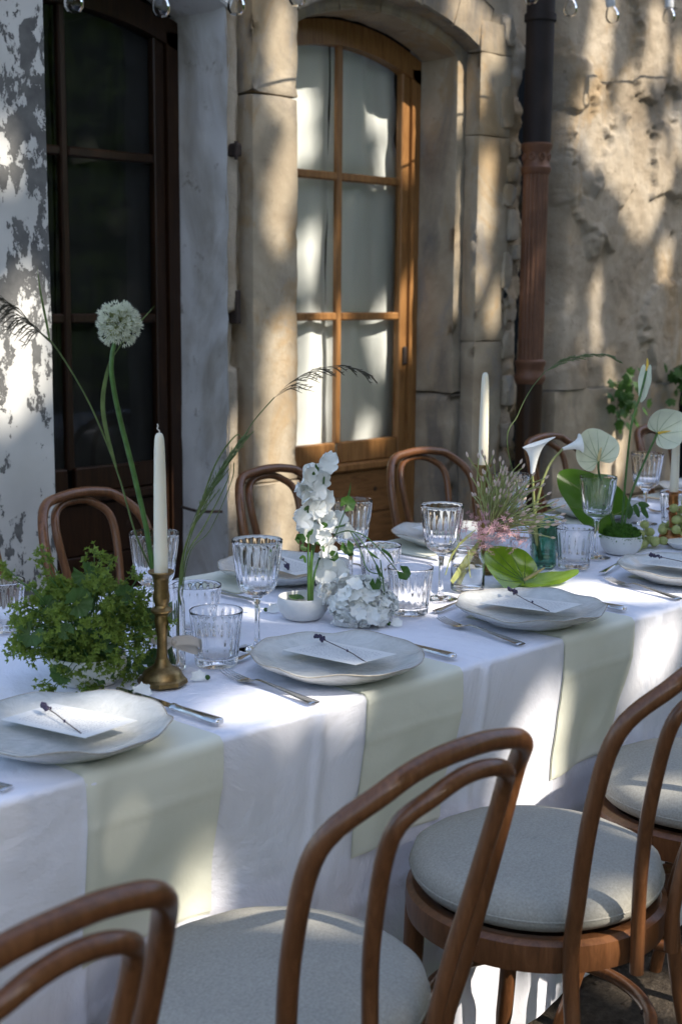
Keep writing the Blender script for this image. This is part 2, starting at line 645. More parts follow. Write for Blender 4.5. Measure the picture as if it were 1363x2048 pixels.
    M['socket'] = m_simple('white_socket', (.62, .63, .64), .4, .05)
    M['cable'] = m_simple('pale_cable', (.5, .5, .5), .5, .05)


stone_mats()

# ------------------------------------------------------------------ ground
g = MB()
g.add([(-300, -300, 0), (300, -300, 0), (300, 300, 0), (-300, 300, 0)], [(0, 1, 2, 3)])
tag(g.build('ground', M['earth'], smooth=False), 'dark trodden earth of the courtyard under the table', kind='structure')
# small stones on the bare earth beside the table
g = MB()
for i in range(900):
    x, y = random.uniform(1.2, 4.4), random.uniform(.2, 1.9)
    r = random.uniform(.002, .006)
    g.ball((x, y, r * .3), r, 6, 4, random.uniform(.5, .8))
tag(g.build('gravel', M['earth'], smooth=False), 'scattered small stones on the earth beside the table', kind='stuff')

# ------------------------------------------------------------------ house
WF, WR, WD = 3.30, 3.37, 3.55                 # wall face, rebate, door plane
house = emp('stone_house', (3.5, WF, 0), 'weathered old stone house wall with two arched glazed doors', 'building')


def rough(t, z, y, amp, sc=6.0, seed=0.0):
    return y + amp * fbm(t * sc + seed, z * sc, seed * 1.7, 5)


def panel(name, t0, t1, z0, z1, fn, mat, res=.025, parent=house):
    nu, nv = max(1, int((t1 - t0) / res)), max(1, int((z1 - z0) / res))

    def q(u, v):
        t, z = t0 + (t1 - t0) * u, z0 + (z1 - z0) * v
        return fn(t, z)
    m = MB()
    m.grid(q, nu, nv)
    return m.build(name, mat, parent, world=True, angle=180)


def block(name, x0, x1, y0, y1, z0, z1, mat, amp=.004, bev=.008, res=.03, parent=house, seed=0.0):
    """a weathered stone block: rounded arrises, uneven faces"""
    m = MB()
    nx, ny, nz = (max(2, min(48, int((b - a) / res))) for a, b in ((x0, x1), (y0, y1), (z0, z1)))
    cx, cy_, cz = (x0 + x1) / 2, (y0 + y1) / 2, (z0 + z1) / 2
    hx, hy, hz = (x1 - x0) / 2, (y1 - y0) / 2, (z1 - z0) / 2
    b = min(bev, hx * .5, hy * .5, hz * .5)

    def warp(p):
        d = [p[0] - cx, p[1] - cy_, p[2] - cz]
        h = (hx, hy, hz)
        c = [max(-h[i] + b, min(h[i] - b, d[i])) for i in range(3)]
        o = Vector((d[0] - c[0], d[1] - c[1], d[2] - c[2]))
        if o.length > 1e-9:
            o = o.normalized() * b
        q = Vector((cx + c[0], cy_ + c[1], cz + c[2])) + o
        nn = fbm(q.x * 9 + seed, q.y * 9, q.z * 9 + seed, 4) * amp
        n2 = fbm(q.x * 30 + seed, q.y * 30, q.z * 30, 3) * amp * .5
        ch = fbm(q.x * 7 + seed, q.y * 7 + 3, q.z * 11, 4)
        if ch > .18 and o.length > 1e-9 and sum(1 for i in range(3) if abs(d[i]) > h[i] - b * 1.5) >= 2:
            nn -= (ch - .18) * .018
        dirv = o.normalized() if o.length > 1e-9 else Vector((0, -1, 0))
        return q + dirv * (nn + n2)

    def sp(k, n, lo, hi):
        # denser spacing at the arrises
        t = k / n
        e = b * 1.001
        if k == 0:
            return lo
        if k == n:
            return hi
        return lo + e + (hi - lo - 2 * e) * (k - 1) / max(1, n - 2) if n > 2 else (lo + hi) / 2
    nx, ny, nz = nx + 2, ny + 2, nz + 2
    for s in (0, 1):
        X = x1 if s else x0
        m.grid(lambda u, v: warp((X, sp(round(u * ny), ny, y0, y1), sp(round(v * nz), nz, z0, z1))), ny, nz, flip=not s)
        Y = y1 if s else y0
        m.grid(lambda u, v: warp((sp(round(u * nx), nx, x0, x1), Y, sp(round(v * nz), nz, z0, z1))), nx, nz, flip=bool(s))
        Z = z1 if s else z0
        m.grid(lambda u, v: warp((sp(round(u * nx), nx, x0, x1), sp(round(v * ny), ny, y0, y1), Z)), nx, ny, flip=not s)
    return m.build(name, mat, parent, world=True, angle=180)


def arch_z(t, t0, t1, spring, rise):
    c, h = (t0 + t1) / 2, (t1 - t0) / 2
    rad = (h * h + rise * rise) / (2 * rise)
    d = max(-h, min(h, t - c))
    return spring + math.sqrt(rad * rad - d * d) - (rad - rise)


def arch_stone(t0, t1, spring, rise, thick, ya, yb, k0, k1, mat, seed):
    """one voussoir of a segmental arch between fractions k0..k1 of the arc"""
    c, h = (t0 + t1) / 2, (t1 - t0) / 2
    rad = (h * h + rise * rise) / (2 * rise)
    cz = spring - (rad - rise)
    a = math.asin(h / rad)
    m = MB()

    def P(u, r, y):
        ang = -a + 2 * a * (k0 + (k1 - k0) * u)
        nn = .004 * fbm(ang * rad * 9 + seed, y * 9, r * 9, 4)
        return (c + (rad + r) * math.sin(ang), y - nn, cz + (rad + r) * math.cos(ang) + nn)
    n = 7
    g_ = .0012 / max(.01, (k1 - k0))
    m.grid(lambda u, v: P(g_ + u * (1 - 2 * g_), v * thick, ya + (.006 if v in (0, 1) else 0)), n, 4)
    m.grid(lambda u, v: P(g_ + u * (1 - 2 * g_), 0.0 if v > 0 else .005, ya + (yb - ya) * v), n, 4, flip=True)
    m.grid(lambda u, v: P(g_ + u * (1 - 2 * g_), thick, ya + (yb - ya) * v), n, 3)
    m.grid(lambda u, v: P(g_, u * thick, ya + (yb - ya) * v), 3, 3)
    m.grid(lambda u, v: P(1 - g_, u * thick, ya + (yb - ya) * v), 3, 3, flip=True)
    return m.build('arch_stone', mat, house, world=True, angle=50)


# right doorway --------------------------------------------------
D0, D1, SPR = 3.09, 4.005, 2.25
RISE = .110
# front ring and rebated inner ring of the arch
ks = [0, .17, .36, .5, .64, .83, 1]
for i in range(6):
    arch_stone(D0, D1, SPR, RISE, .165, WF, WR, ks[i], ks[i + 1], M['stone'], i * 3.1)
ks = [0, .27, .5, .74, 1]
for i in range(4):
    arch_stone(D0 + .04, D1 - .04, SPR - .028, RISE - .013, .15, WR + .002, WD - .01, ks[i], ks[i + 1], M['stone'], 40 + i * 3.1)
# jamb blocks on the far side: face blocks and reveal blocks
zs = [0, 1.18, 1.943, SPR - .010]
for i in range(3):
    wob = random.uniform(-.012, .012)
    block('jamb_stone', D1 + .001, 4.185 + wob, WF - random.uniform(0, .004), WR - .003, zs[i] + .0008, zs[i + 1] - .0008, M['stone'], .004, .0035, seed=i * 5.3)
zs = [0, .98, SPR + .02]
for i in range(2):
    block('reveal_stone', D1 - .04, 4.14, WR + .002, WD + .06, zs[i] + .001, zs[i + 1] - .001, M['stone'], .006, .003, seed=50 + i * 5.3)
# impost above the jamb at the springing
block('jamb_stone', D1 + .001, 4.20, WF - .002, WR - .003, SPR - .008, SPR + .10, M['stone'], .005, .004, seed=91)
# pier between the doors: dressed blocks next to the right doorway, broken rough edge by the left one
zs = [0, .737, 1.977, 2.75]
for i in range(3):
    pr = .018 if i == 0 else random.uniform(0, .004)
    block('jamb_stone', 2.892 - (.012 if i == 0 else 0), 3.088, WF - pr, WD + .05, zs[i] + .002, zs[i + 1] - .003, M['stone'], .003, .004, seed=120 + i * 7.7)


def groove(t, z):
    # old edge of the left doorway: whitewashed arris, then a ragged channel
    k = (t - 2.80) / .09
    y = WF + .012 + .010 * fbm(t * 14, z * 5, 3, 4)
    if k > .45:
        y += .055 * min(1, (k - .45) * 6) + .016 * fbm(t * 40, z * 9, 8, 4)
    if k < .12:
        y += .01 * (1 - k / .12)
    if 1.12 < z < 1.30 and k > .12:
        y += .03
    return (t + .008 * fbm(1.3, z * 7, 5, 5) * (1 - k), y, z)


panel('edge_render', 2.802, 2.894, 0, 2.8, groove, M['plaster'], .011)
# whitewashed reveal of the left doorway (faces the camera) and its soffit


def reveal(u, z):
    y = WF + .014 + (WD + .05 - WF - .014) * u
    x = 2.802 + .007 * fbm(y * 9, z * 6, 2.2, 5) + .008 * fbm(1.3, z * 7, 5, 5) * (1 - u)
    return (x, y, z)


m = MB()
m.grid(lambda u, v: reveal(u, v * 2.225), 14, 110)
m.build('door_reveal', M['whitewash'], house, world=True, angle=180)
ks = [0, .34, .66, 1]
for i in range(3):
    arch_stone(1.93, 2.805, 2.213, .10, .24, WF, WD + .02, ks[i], ks[i + 1], M['whitewash'], 70 + i * 3)


def over(t, z0, zt):
    if D0 - .16 < t < D1 + .16:
        zb = arch_z(t, D0 - .165, D1 + .165, SPR + .02, RISE + .16)
    elif 1.8 < t < 2.9:
        zb = arch_z(t, 1.78, 2.95, 2.33, .24)
    else:
        zb = 2.3
    return zb


m = MB()
m.grid(lambda u, v: (lambda t: (t, WF + .02 + .008 * fbm(t * 7, v * 5, 1, 4), over(t, 0, 0) + v * (3.6 - over(t, 0, 0))))(1.0 + 3.35 * u), 130, 30)
m.build('wall_above', M['plaster'], house, world=True, angle=180)


# ragged rubble strip between the door surround and the drainpipe
def rubble(t, z):
    y = WF + .018 + .05 * fbm(t * 9, z * 6, 4.4, 5) + .02 * fbm(t * 30, z * 22, 1.4, 4)
    k = (t - 4.17) / .28
    y += .22 * max(0, k - .30)
    return (t, y, z)


panel('rubble_strip', 4.165, 4.46, 0, 3.4, rubble, M['plaster'], .012)


# broken stones standing out of the ragged edge
rs = random.Random(8)
for (px, py, w_, h_) in ((1012, 60, .05, .10), (1008, 215, .06, .13), (1018, 345, .055, .06), (1012, 390, .06, .07), (1020, 450, .05, .10), (1005, 540, .05, .12), (1014, 620, .06, .08), (1008, 690, .055, .09), (1015, 780, .06, .10), (1010, 870, .055, .08), (1030, 505, .035, .05), (1026, 300, .035, .05)):
    p_ = aty(px, py, WF + .01)
    m = MB()
    m.ball((0, 0, 0), 1.0, 18, 12)
    sd = rs.uniform(0, 50)
    vv = []
    for (x, y, z) in m.v:
        k_ = 1 + .38 * fbm(x * 1.3 + sd, y * 1.3, z * 1.3, 4)
        x, y, z = (max(-.72, min(.72, q_ * k_)) for q_ in (x, y, z))
        vv.append((p_.x + x * w_ * .8, WF + .022 + y * .05, p_.z + z * h_ * .8))
    m.v = vv
    m.build('rubble_stone', M['stone' if rs.random() < .5 else 'plaster'], house, world=True, angle=35)


# rough rendered wall beyond the pipe, coats of plaster broken away in steps
def bigwall(t, z):
    y = WF - .07
    k = min(1, max(0, (t - 4.40) / .10))
    y += .16 * (1 - k) ** 2
    y += .016 * fbm(t * 1.3, z * 1.3, 7.7, 3) + .0045 * fbm(t * 22, z * 22, 2.7, 6)
    s = fbm(t * 1.5 + 3, z * 1.1, 9.1, 3) + .05 * fbm(t * 26, z * 26, 3.3, 4)
    y -= .026 * (1 / (1 + math.exp(-(s - .05) * 160)))
    # ledge of a broken stone part way up
    for tb, zb, r, a in ((4.66, 1.57, .07, .035), (4.63, 1.80, .06, .02)):
        d = math.hypot((t - tb), (z - zb) * .9)
        if d < r:
            y -= a * (1 - (d / r) ** 2) * (1 + .5 * fbm(t * 25, z * 25, 2, 3))
    for tb, zb, r in ((5.05, 2.02, .012), (5.02, 2.03, .008), (5.06, 2.05, .009), (4.72, 2.18, .013), (5.25, 1.62, .012)):
        d = math.hypot(t - tb, z - zb)
        if d < r * 1.6:
            y += .03 * max(0, 1 - d / (r * 1.6))
    return (t, y, z)


panel('rough_wall', 4.40, 5.50, .98, 2.55, bigwall, M['plaster'], .0075)
panel('rough_wall', 5.50, 6.05, .98, 2.55, bigwall, M['plaster'], .02)
panel('rough_wall', 4.40, 6.05, 2.55, 3.4, bigwall, M['plaster'], .03)
# squarer blocks low on that wall
zz = [0, .5, .98]
for i in range(2):
    x = 4.43
    for k, wd in enumerate((.45, .50)):
        block('wall_stone', x + .002, x + wd - .002, WF - .075 + random.uniform(-.006, .006), WF + .1, zz[i] + .002, zz[i + 1] - .002, M['stone'], .008, .012, seed=200 + i * 31 + k * 7)
        x += wd
# far stretch of wall past a low dark cellar opening
panel('rough_wall', 6.05, 9.5, 0, 3.4, bigwall, M['plaster'], .06)

# rooms behind the doors, their lack of light put into near-black walls
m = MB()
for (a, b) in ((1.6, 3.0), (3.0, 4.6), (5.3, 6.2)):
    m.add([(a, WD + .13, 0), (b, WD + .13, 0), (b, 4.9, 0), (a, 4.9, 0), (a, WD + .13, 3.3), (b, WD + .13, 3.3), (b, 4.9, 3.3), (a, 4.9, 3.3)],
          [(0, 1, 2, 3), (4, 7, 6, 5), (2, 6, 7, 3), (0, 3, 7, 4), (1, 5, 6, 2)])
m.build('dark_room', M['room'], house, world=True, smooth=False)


def make_door(t0, t1, wood, board, curtain, spring, rise, label):
    """arched glazed door seen from the courtyard: frame, glazed lights over boarded panel"""
    d = MB()
    y0, y1 = WD + .002, WD + .05
    # the leaf is an object; its own mesh is the frame
    fr = MB()
    n = 24
    fw = .045

    def top(t, off=0.0):
        return arch_z(t, t0, t1, spring, rise) - off
    fr.box(t0, t0 + fw, y0, y1, .0, spring - .03)
    fr.box(t1 - fw, t1, y0, y1, .0, spring - .03)
    for i in range(n):
        a, b = t0 + (t1 - t0) * i / n, t0 + (t1 - t0) * (i + 1) / n
        for (ya, yb) in ((y0, y1),):
            vs = [(a, ya, top(a, .085)), (b, ya, top(b, .085)), (b, yb, top(b, .085)), (a, yb, top(a, .085)),
                  (a, ya, top(a)), (b, ya, top(b)), (b, yb, top(b)), (a, yb, top(a))]
            fr.add(vs, [(0, 1, 5, 4), (3, 7, 6, 2), (0, 3, 2, 1), (4, 5, 6, 7)])
    door = fr.build('door', wood, house, world=True)
    door['label'] = label
    ly0, ly1 = WD + .012, WD + .046
    a, b = t0 + fw + .003, t1 - fw - .003
    sw = .042
    for (p, q) in ((a, a + sw), (b - sw, b)):
        MB().box(p, q, ly0, ly1, .02, spring - .005, bev=.004).build('stile', wood, door, world=True)
    # middle mullion
    c = (t0 + t1) / 2
    MB().box(c - .013, c + .013, ly0 + .003, ly1 - .004, .80, top(c, .08), bev=.005).build('mullion', wood, door, world=True)
    for z, hh in ((.765, .04), (1.272, .0145), (1.775, .0145)):
        for (p, q) in ((a + sw + .001, c - .014), (c + .014, b - sw - .001)):
            MB().box(p, q, ly0 + .002, ly1 - .003, z - hh, z + hh, bev=.005).build('rail', wood, door, world=True)
    # mouldings at the bottom rail and the boards below
    MB().box(a + sw + .001, b - sw - .001, ly0 - .012, ly1 - .002, .690, .724, bev=.008).build('rail', wood, door, world=True)
    zb = [.04, .195, .36, .52, .688]
    for i in range(4):
        bd = MB().box(a + sw + .001, b - sw - .001, ly0 + .008, ly1 - .004, zb[i] + .002, zb[i + 1] - .002, bev=.003).build('board', board, door, world=True)
        for kx in (.22, .74):
            kk = MB()
            kk.lathe([(.0095, 0), (.0095, .0015), (.001, .002)], 10)
            o = kk.build('knot', M['knot'], None, loc=None)
            # lay the dark knot flat on the face of the board
            for v in o.data.vertices:
                x, y, z = v.co
                px_, pz_ = a + (b - a) * (kx + .05 * math.sin(i * 2.3 + kx * 9)), zb[i] + .09
                o_ = wloc(bd)
                v.co = (px_ + x - o_.x, ly0 + .0075 - z - o_.y, pz_ + y - o_.z)
            o.parent = bd
    # panes
    rows = ((.806, 1.2565), (1.2875, 1.7595), (1.7905, None))
    for (p, q) in ((a + sw, c - .013), (c + .013, b - sw)):
        for (z0, z1) in rows:
            m = MB()
            yy = WD + .03
            if z1 is None:
                k = 8
                vs = [(p, yy, z0), (q, yy, z0)] + [(q + (p - q) * i / k, yy, top(q + (p - q) * i / k, .07)) for i in range(k + 1)]
                m.add(vs, [tuple(range(len(vs)))])
            else:
                m.add([(p, yy, z0), (q, yy, z0), (q, yy, z1), (p, yy, z1)], [(0, 1, 2, 3)])
            m.build('pane', M['pane'], door, world=True, smooth=False)
    # curtain behind the glass; in the left door a dark sheet for the unlit room
    for s, (p, q) in enumerate(((a + .01, c + .005), (c + .008, b + .062))):
        m = MB()

        def cur(u, v):
            z = .70 + v * (top(c, .02) - .70)
            wdt = (q - p)
            gather = .009 * math.sin(u * 13 + 1.5 * math.sin(z * 1.6 + s) + s) + .003 * math.sin(u * 31 + z * 1.3) + .012 * fbm(u * 1.5, z * .8, s * 4.0, 3)
            t = p + wdt * u
            if s == 1 and curtain is M['curtain']:
                # free edge falls away from the stile in the upper light
                k_ = max(0, min(1, (z - 1.80) / .16))
                t = p + wdt * (1 - (.155 + .022 * math.sin(z * 21)) * k_ * k_ * (3 - 2 * k_)) * u
            return (t, WD + .085 + gather * .9 + .01 * fbm(t * 4, z * 2.5, s, 3), z)
        m.grid(cur, 60, 60)
        m.build('curtain', curtain, door, world=True, angle=180)
    return door


dr = make_door(D0 + .045, D1 - .042, M['door_wood'], M['board'], M['curtain'], SPR - .028, RISE - .018, 'honey brown arched glazed door with pale curtains')
lk = MB()
lk.box(D1 - .116, D1 - .094, WD + .002, WD + .013, 1.085, 1.155, bev=.004)
lk.build('handle', M['iron'], dr, world=True)
make_door(1.945, 2.80, M['dark_wood'], M['dark_wood'], M['dark_interior_sheet'], 2.20, .085, 'dark brown arched glazed door with a dark interior')
# rusty pintle in the edge of the left doorway, dark block lower down for the shade in a slot
m = MB()
p = aty(465, 300, WF + .01)
m.box(p.x - .012, p.x + .016, WF - .018, WF + .05, p.z - .020, p.z + .020, bev=.004)
m.tube([(p.x - .004, WF - .012, p.z - .03), (p.x - .004, WF - .012, p.z + .026)], .006, 8)
m.build('pintle_and_slot_dark', M['iron'], house, world=True)
m = MB()
p = aty(470, 612, WF + .02)
m.box(p.x - .008, p.x + .012, WF + .004, WF + .08, p.z - .055, p.z + .05, bev=.003)
m.build('pintle_and_slot_dark', M['iron'], house, world=True)
m = MB()
p = aty(445, 1022, WF)
m.tube(cat([(p.x - .09, WF + .10, p.z + .012), (p.x - .06, WF + .05, p.z), (p.x, WF + .0, p.z - .002)], 5), .005, 6)
m.build('iron_hook', M['iron'], house, world=True)

# ------------------------------------------------------------------ white peeling pier
pier = MB()


def pierf(t, z):
    return (t, 2.98 + .004 * fbm(t * 8, z * 8, 1, 4) + (.006 if abs(z - 1.966) < .006 or abs(z - .979) < .008 else 0), z)


nu, nv = 90, 150
pier.grid(lambda u, v: pierf(.9 + 1.03 * u, 3.3 * v), nu, nv)
pier.grid(lambda u, v: (1.93, 2.98 + .62 * u, 3.3 * v), 8, 10)
po = pier.build('white_pier', M['peel'], angle=60)
tag(po, 'white painted masonry pier with peeling grey patches beside the dark door', 'pier')

# ------------------------------------------------------------------ drainpipe
pt, pn = 4.228, 3.20
pipe = emp('drainpipe', (pt, pn, 0), 'dark drainpipe with fluted rust red lower length on the wall', 'drainpipe')
zc = aty(1065, 318, pn).z
m = MB()
m.tube([(pt, pn, zc + .05), (pt, pn, 3.4)], .053, 24)
m.tube([(pt, pn, zc + .50), (pt, pn, zc + .525)], .060, 24)
m.build('upper_pipe', M['pipe_dark'], pipe, world=True)
zb = aty(1062, 728, pn).z
m = MB()
m.lathe([(.047, zb), (.047, zc - .03)], 96, (pt, pn, 0), mod=lambda a, i: (1 + .085 * (abs(math.sin(a * 8)) - .6), 0))
m.build('fluted_pipe', M['pipe_red'], pipe, world=True)
m = MB()
m.lathe([(.050, zc - .055), (.056, zc - .045), (.057, zc - .03), (.050, zc - .02), (.051, zc + .03), (.058, zc + .04), (.060, zc + .055), (.053, zc + .06)], 32, (pt, pn, 0))
for i in range(8):
    a = i * math.pi / 4 + .3
    c_ = Vector((pt + .051 * math.cos(a), pn + .051 * math.sin(a), zc + .008))
    m.tube([c_ + Vector((-math.sin(a) * .011 * math.cos(b), math.cos(a) * .011 * math.cos(b), .013 * math.sin(b))) for b in [k * math.pi / 5 for k in range(10)]], .0035, 6, closed=True)
m.build('capital', M['pipe_red'], pipe, world=True)
m = MB()
m.lathe([(.052, zb - .075), (.060, zb - .06), (.060, zb - .045), (.054, zb - .035), (.054, zb - .012), (.060, zb), (.060, zb + .012), (.050, zb + .02)], 32, (pt, pn, 0))
m.build('collar', M['pipe_red'], pipe, world=True)
m = MB()
m.lathe([(.050, 0), (.050, zb - .07)], 32, (pt, pn, 0))
m.build('lower_pipe', M['dark_wood'], pipe, world=True)

# ------------------------------------------------------------------ string of lamps under the eaves
NS = 2.88
bulbs = [(148, 6), (320, 14), (474, 12), (592, -6), (1062, -6), (1140, 18), (1215, 32), (1336, 34)]
pts = [aty(px, py, NS) for px, py in bulbs]
string = emp('festoon_lights', (3.0, NS, 2.4), 'string of small clear bulbs in white sockets along the eaves', 'string lights')
path = []
for i, p in enumerate(pts):
    path.append((p.x, p.y + .004, p.z + .082))
    if i + 1 < len(pts):
        q = pts[i + 1]
        path.append(((p.x + q.x) / 2, NS, (p.z + q.z) / 2 + (.11 if i != 3 else .16)))
first, last = path[0], path[-1]
path = [(first[0] - .5, NS, first[2] + .1)] + path + [(last[0] + .6, NS, last[2] + .06)]
m = MB()
m.tube(cat(path, 5), .0045, 6)
m.build('cable', M['cable'], string, world=True)
for i, p in enumerate(pts):
    lean = (-.35 if i == 6 else random.uniform(-.06, .06))
    Mx = Matrix.Translation(p + Vector((0, 0, .08))) @ Matrix.Rotation(lean, 4, 'Y')
    s = MB()
    s.lathe([(.008, 0), (.016, -.002), (.0165, -.03), (.0175, -.033), (.0165, -.036), (.0175, -.04), (.016, -.046), (.010, -.047)], 18)
    s.v = [tuple(Mx @ Vector(v)) for v in s.v]
    sk = s.build('socket', M['socket'], string, world=True)
    s = MB()
    out = [(.012, -.046), (.020, -.060), (.0245, -.076), (.0235, -.09), (.016, -.101), (.002, -.105)]
    s.lathe(out, 18)
    s.v = [tuple(Mx @ Vector(v)) for v in s.v]
    s.build('bulb', M['pane'], sk, world=True)

# ------------------------------------------------------------------ climbing plants on the far wall
def leafshape(m, c, nrm, up, ln, wd, lobes=0, curl=.15, mi=0):
    """pointed or lobed leaf blade as a fan of faces"""
    n_ = Vector(nrm).normalized()
    u_ = Vector(up)
    u_ = (u_ - n_ * u_.dot(n_))
    u_ = u_.normalized() if u_.length > 1e-6 else n_.orthogonal().normalized()
    s_ = n_.cross(u_)
    c = Vector(c)
    N = 14 if lobes else 10
    vs = [c + u_ * (ln * .30)]
    for k in range(N):
        a = 2 * math.pi * k / N
        r = 1.0
        if lobes:
            r = .72 + .28 * abs(math.cos(a * lobes / 2))
        y = .5 - .5 * math.cos(a)          # 0 base .. 1 tip
        w_ = math.sin(a) * wd * .5 * r * (1.15 - .35 * y)
        h = ln * y * (r if y > .3 else 1)
        vs.append(c + u_ * h + s_ * w_ - n_ * (curl * (w_ * w_) / max(1e-4, wd) * 2 + curl * .6 * ln * y * y))
    m.add(vs, [(0, 1 + k, 1 + (k + 1) % N) for k in range(N)], mi)


def climber(px, py, n, spread, count, size, label, seed):
    rnd = random.Random(seed)
    c = aty(px, py, n)
    root = emp('wall_plant', (c.x, n + .04, c.z - spread[1]), label, 'plant', 'leafy plants growing on the far wall')
    m = MB()
    st = MB()
    for b in range(5):
        q = Vector((c.x + rnd.uniform(-.5, .5) * spread[0], n - rnd.uniform(.02, .07), c.z + rnd.uniform(-1, .9) * spread[1]))
        st.tube(cat([(c.x, n + .05, c.z + spread[1] * .3), ((c.x + q.x) / 2, n - .05, (c.z + q.z) / 2 + .03), tuple(q)], 5), .0022, 5)
    st.build('stalk', M['stem'], root, world=True)
    for i in range(count):
        p = Vector((c.x + rnd.gauss(0, .42) * spread[0], n - rnd.uniform(0, .09), c.z + rnd.gauss(0, .5) * spread[1]))
        leafshape(m, p, (rnd.uniform(-.9, .4), -1, rnd.uniform(-.2, .8)), (rnd.uniform(-1, 1), 0, rnd.uniform(-1, .4)), size * rnd.uniform(.6, 1.1), size * rnd.uniform(.7, 1.1), 5)
    m.build('leaves', M['ivy'], root, world=True, smooth=False)['kind'] = 'stuff'


climber(1238, 785, 3.20, (.10, .13), 46, .05, 'small leafy plant rooted in the rough wall behind the tall anthurium', 3)
climber(1352, 752, 3.20, (.13, .06), 26, .06, 'dark green leaves hanging over the shadowed doorway at the photo edge', 5)


# ------------------------------------------------------------------ unseen hedge, added to give the door panes something dark to reflect
hg = MB()
line = cat([(-9, -7.5), (-3, -9.2), (4, -9.6), (11, -9.0), (15, -5.5), (16.5, 1.0), (16.8, 6.0)], 14)
for off, nn_ in ((0.0, 1),):
    def hq(u, v):
        k = min(len(line) - 1, int(round(u * (len(line) - 1))))
        x, y = line[k]
        z = 5.4 * v
        f_ = .5 * fbm(x * .9, y * .9, z * .9, 5) + .25 * fbm(x * 4, y * 4, z * 4, 3)
        cxn, cyn = 3 - x, 1 - y
        L_ = math.hypot(cxn, cyn)
        s_ = f_ - .9 * max(0, v - .8)
        return (x + cxn / L_ * s_, y + cyn / L_ * s_, z + .35 * f_)
    hg.grid(hq, len(line) - 1, 40)
hr_ = random.Random(3)
for k in range(11000):
    i_ = hr_.randrange(len(line))
    x, y = line[i_]
    z = hr_.uniform(0, 5.5)
    p_ = Vector((x + hr_.uniform(-.5, .5) + (3 - x) * .03, y + hr_.uniform(-.5, .5) + (1 - y) * .03, z))
    leafshape(hg, p_, (hr_.uniform(-1, 1), hr_.uniform(-.2, 1), hr_.uniform(-.3, 1)), (hr_.uniform(-1, 1), hr_.uniform(-1, 1), hr_.uniform(-1, 1)), .16, .12)
tag(hg.build('added_hedge', M['tree_leaf'], smooth=False), 'tall dark hedge out of view, added to darken the pane reflections', 'hedge')
# ------------------------------------------------------------------ table and cloth
TN, TF, TZ = 1.367, 2.222, .75                # near edge, far edge, top of the cloth
TA, TB = -.35, 5.6
CH_NEAR = [(.497, 1.124, .119), (1.064, 1.172, .007), (1.604, 1.174, .015), (2.105, 1.175, -.03), (2.68, 1.18, .02)]
CH_FAR = [(1.43, 2.47, .05), (1.883, 2.445, .16), (2.50, 2.475, .06), (3.09, 2.49, -.12), (3.80, 2.50, .05), (4.42, 2.47, 0)]

tb = emp('banquet_table', (2.6, 1.8, 0), 'long trestle table hidden under a white floor length cloth', 'table')
m = MB()
m.box(TA + .02, TB - .02, TN + .02, TF - .02, .715, .742)
m.build('table_top', M['board'], tb, world=True)
for x in (0.1, 1.9, 3.7, 5.3):
    for y in (1.55, 2.05):
        m = MB()
        m.box(x - .02, x + .02, y - .02, y + .02, 0, .714)
        m.build('leg', M['dark_wood'], tb, world=True)

CREASE = [.35, .93, 1.33, 1.71, 2.24, 2.78, 3.2, 3.75, 4.3, 4.9]


def drop_y(t, z):
    """how far the hanging cloth lies from the edge plane (positive = under the table)"""
    k = max(0.0, min(1.0, (TZ - z) / .70))
    y = .012 * k + .010 * fbm(t * 3.1, z * 1.2, 2.2, 4) * k ** .7
    y += .005 * fbm(t * 9, z * 4.5, 5.2, 4) * min(1, k * 4)
    y += .010 * k * math.sin(t * 6.3 + 1.2 * math.sin(t * 2.1))
    for (a, b, r_) in CH_NEAR:
        d = (t - a) / .24
        if abs(d) < 2.2:
            push = math.exp(-d * d * 1.6)
            s = max(0.0, min(1.0, (TZ - .03 - z) / .22))
            s = s * s * (3 - 2 * s)
            y += .045 * push * s
    for c in CREASE:
        d = abs(t - c)
        if d < .016:
            y -= .0055 * (1 - d / .016)
    d = abs(z - .40)
    if d < .014:
        y -= .004 * (1 - d / .014)
    y += .006 * fbm(t * 2.2 + z * 3.0, z * 1.1 - t, 7.1, 5) * min(1, k * 5)
    return y


def top_z(t, n):
    z = TZ + .0016 * fbm(t * 3, n * 3, 4.0, 4) + .0009 * fbm(t * 11, n * 11, 1.0, 3)
    for c in CREASE:
        d = abs(t - c)
        if d < .010:
            z += .0022 * (1 - d / .010)
    d = abs(n - 1.80)
    if d < .012:
        z += .0016 * (1 - d / .012)
    return z


def sheet_profile(t, s, lift=0.0):
    """walk down from the table top over the near edge; s<0 on top (distance from edge), s>0 hanging"""
    r = .009
    if s <= 0:
        return (t, TN + r - s, top_z(t, TN - s) + lift)
    arc = r * math.pi / 2
    if s < arc:
        a = s / r
        return (t, TN + r - (r + lift) * math.sin(a), TZ - r + (r + lift) * math.cos(a))
    z = TZ - r - (s - arc)
    return (t, TN - lift + drop_y(t, z), z)


m = MB()
ss = [-(TF - TN) * (1 - i / 46) for i in range(46)] + [-.012, 0] + [(.009 * math.pi / 2) * k / 5 for k in range(1, 6)] + [.016 + .715 * (i / 46) for i in range(1, 47)]
tt = [TA + .7 * i / 20 for i in range(20)] + [.35 + 2.65 * i / 520 for i in range(520)] + [3.0 + (TB - 3.0) * i / 60 for i in range(61)]
nt_ = len(tt) - 1
vs = [sheet_profile(t, s) for s in ss for t in tt]
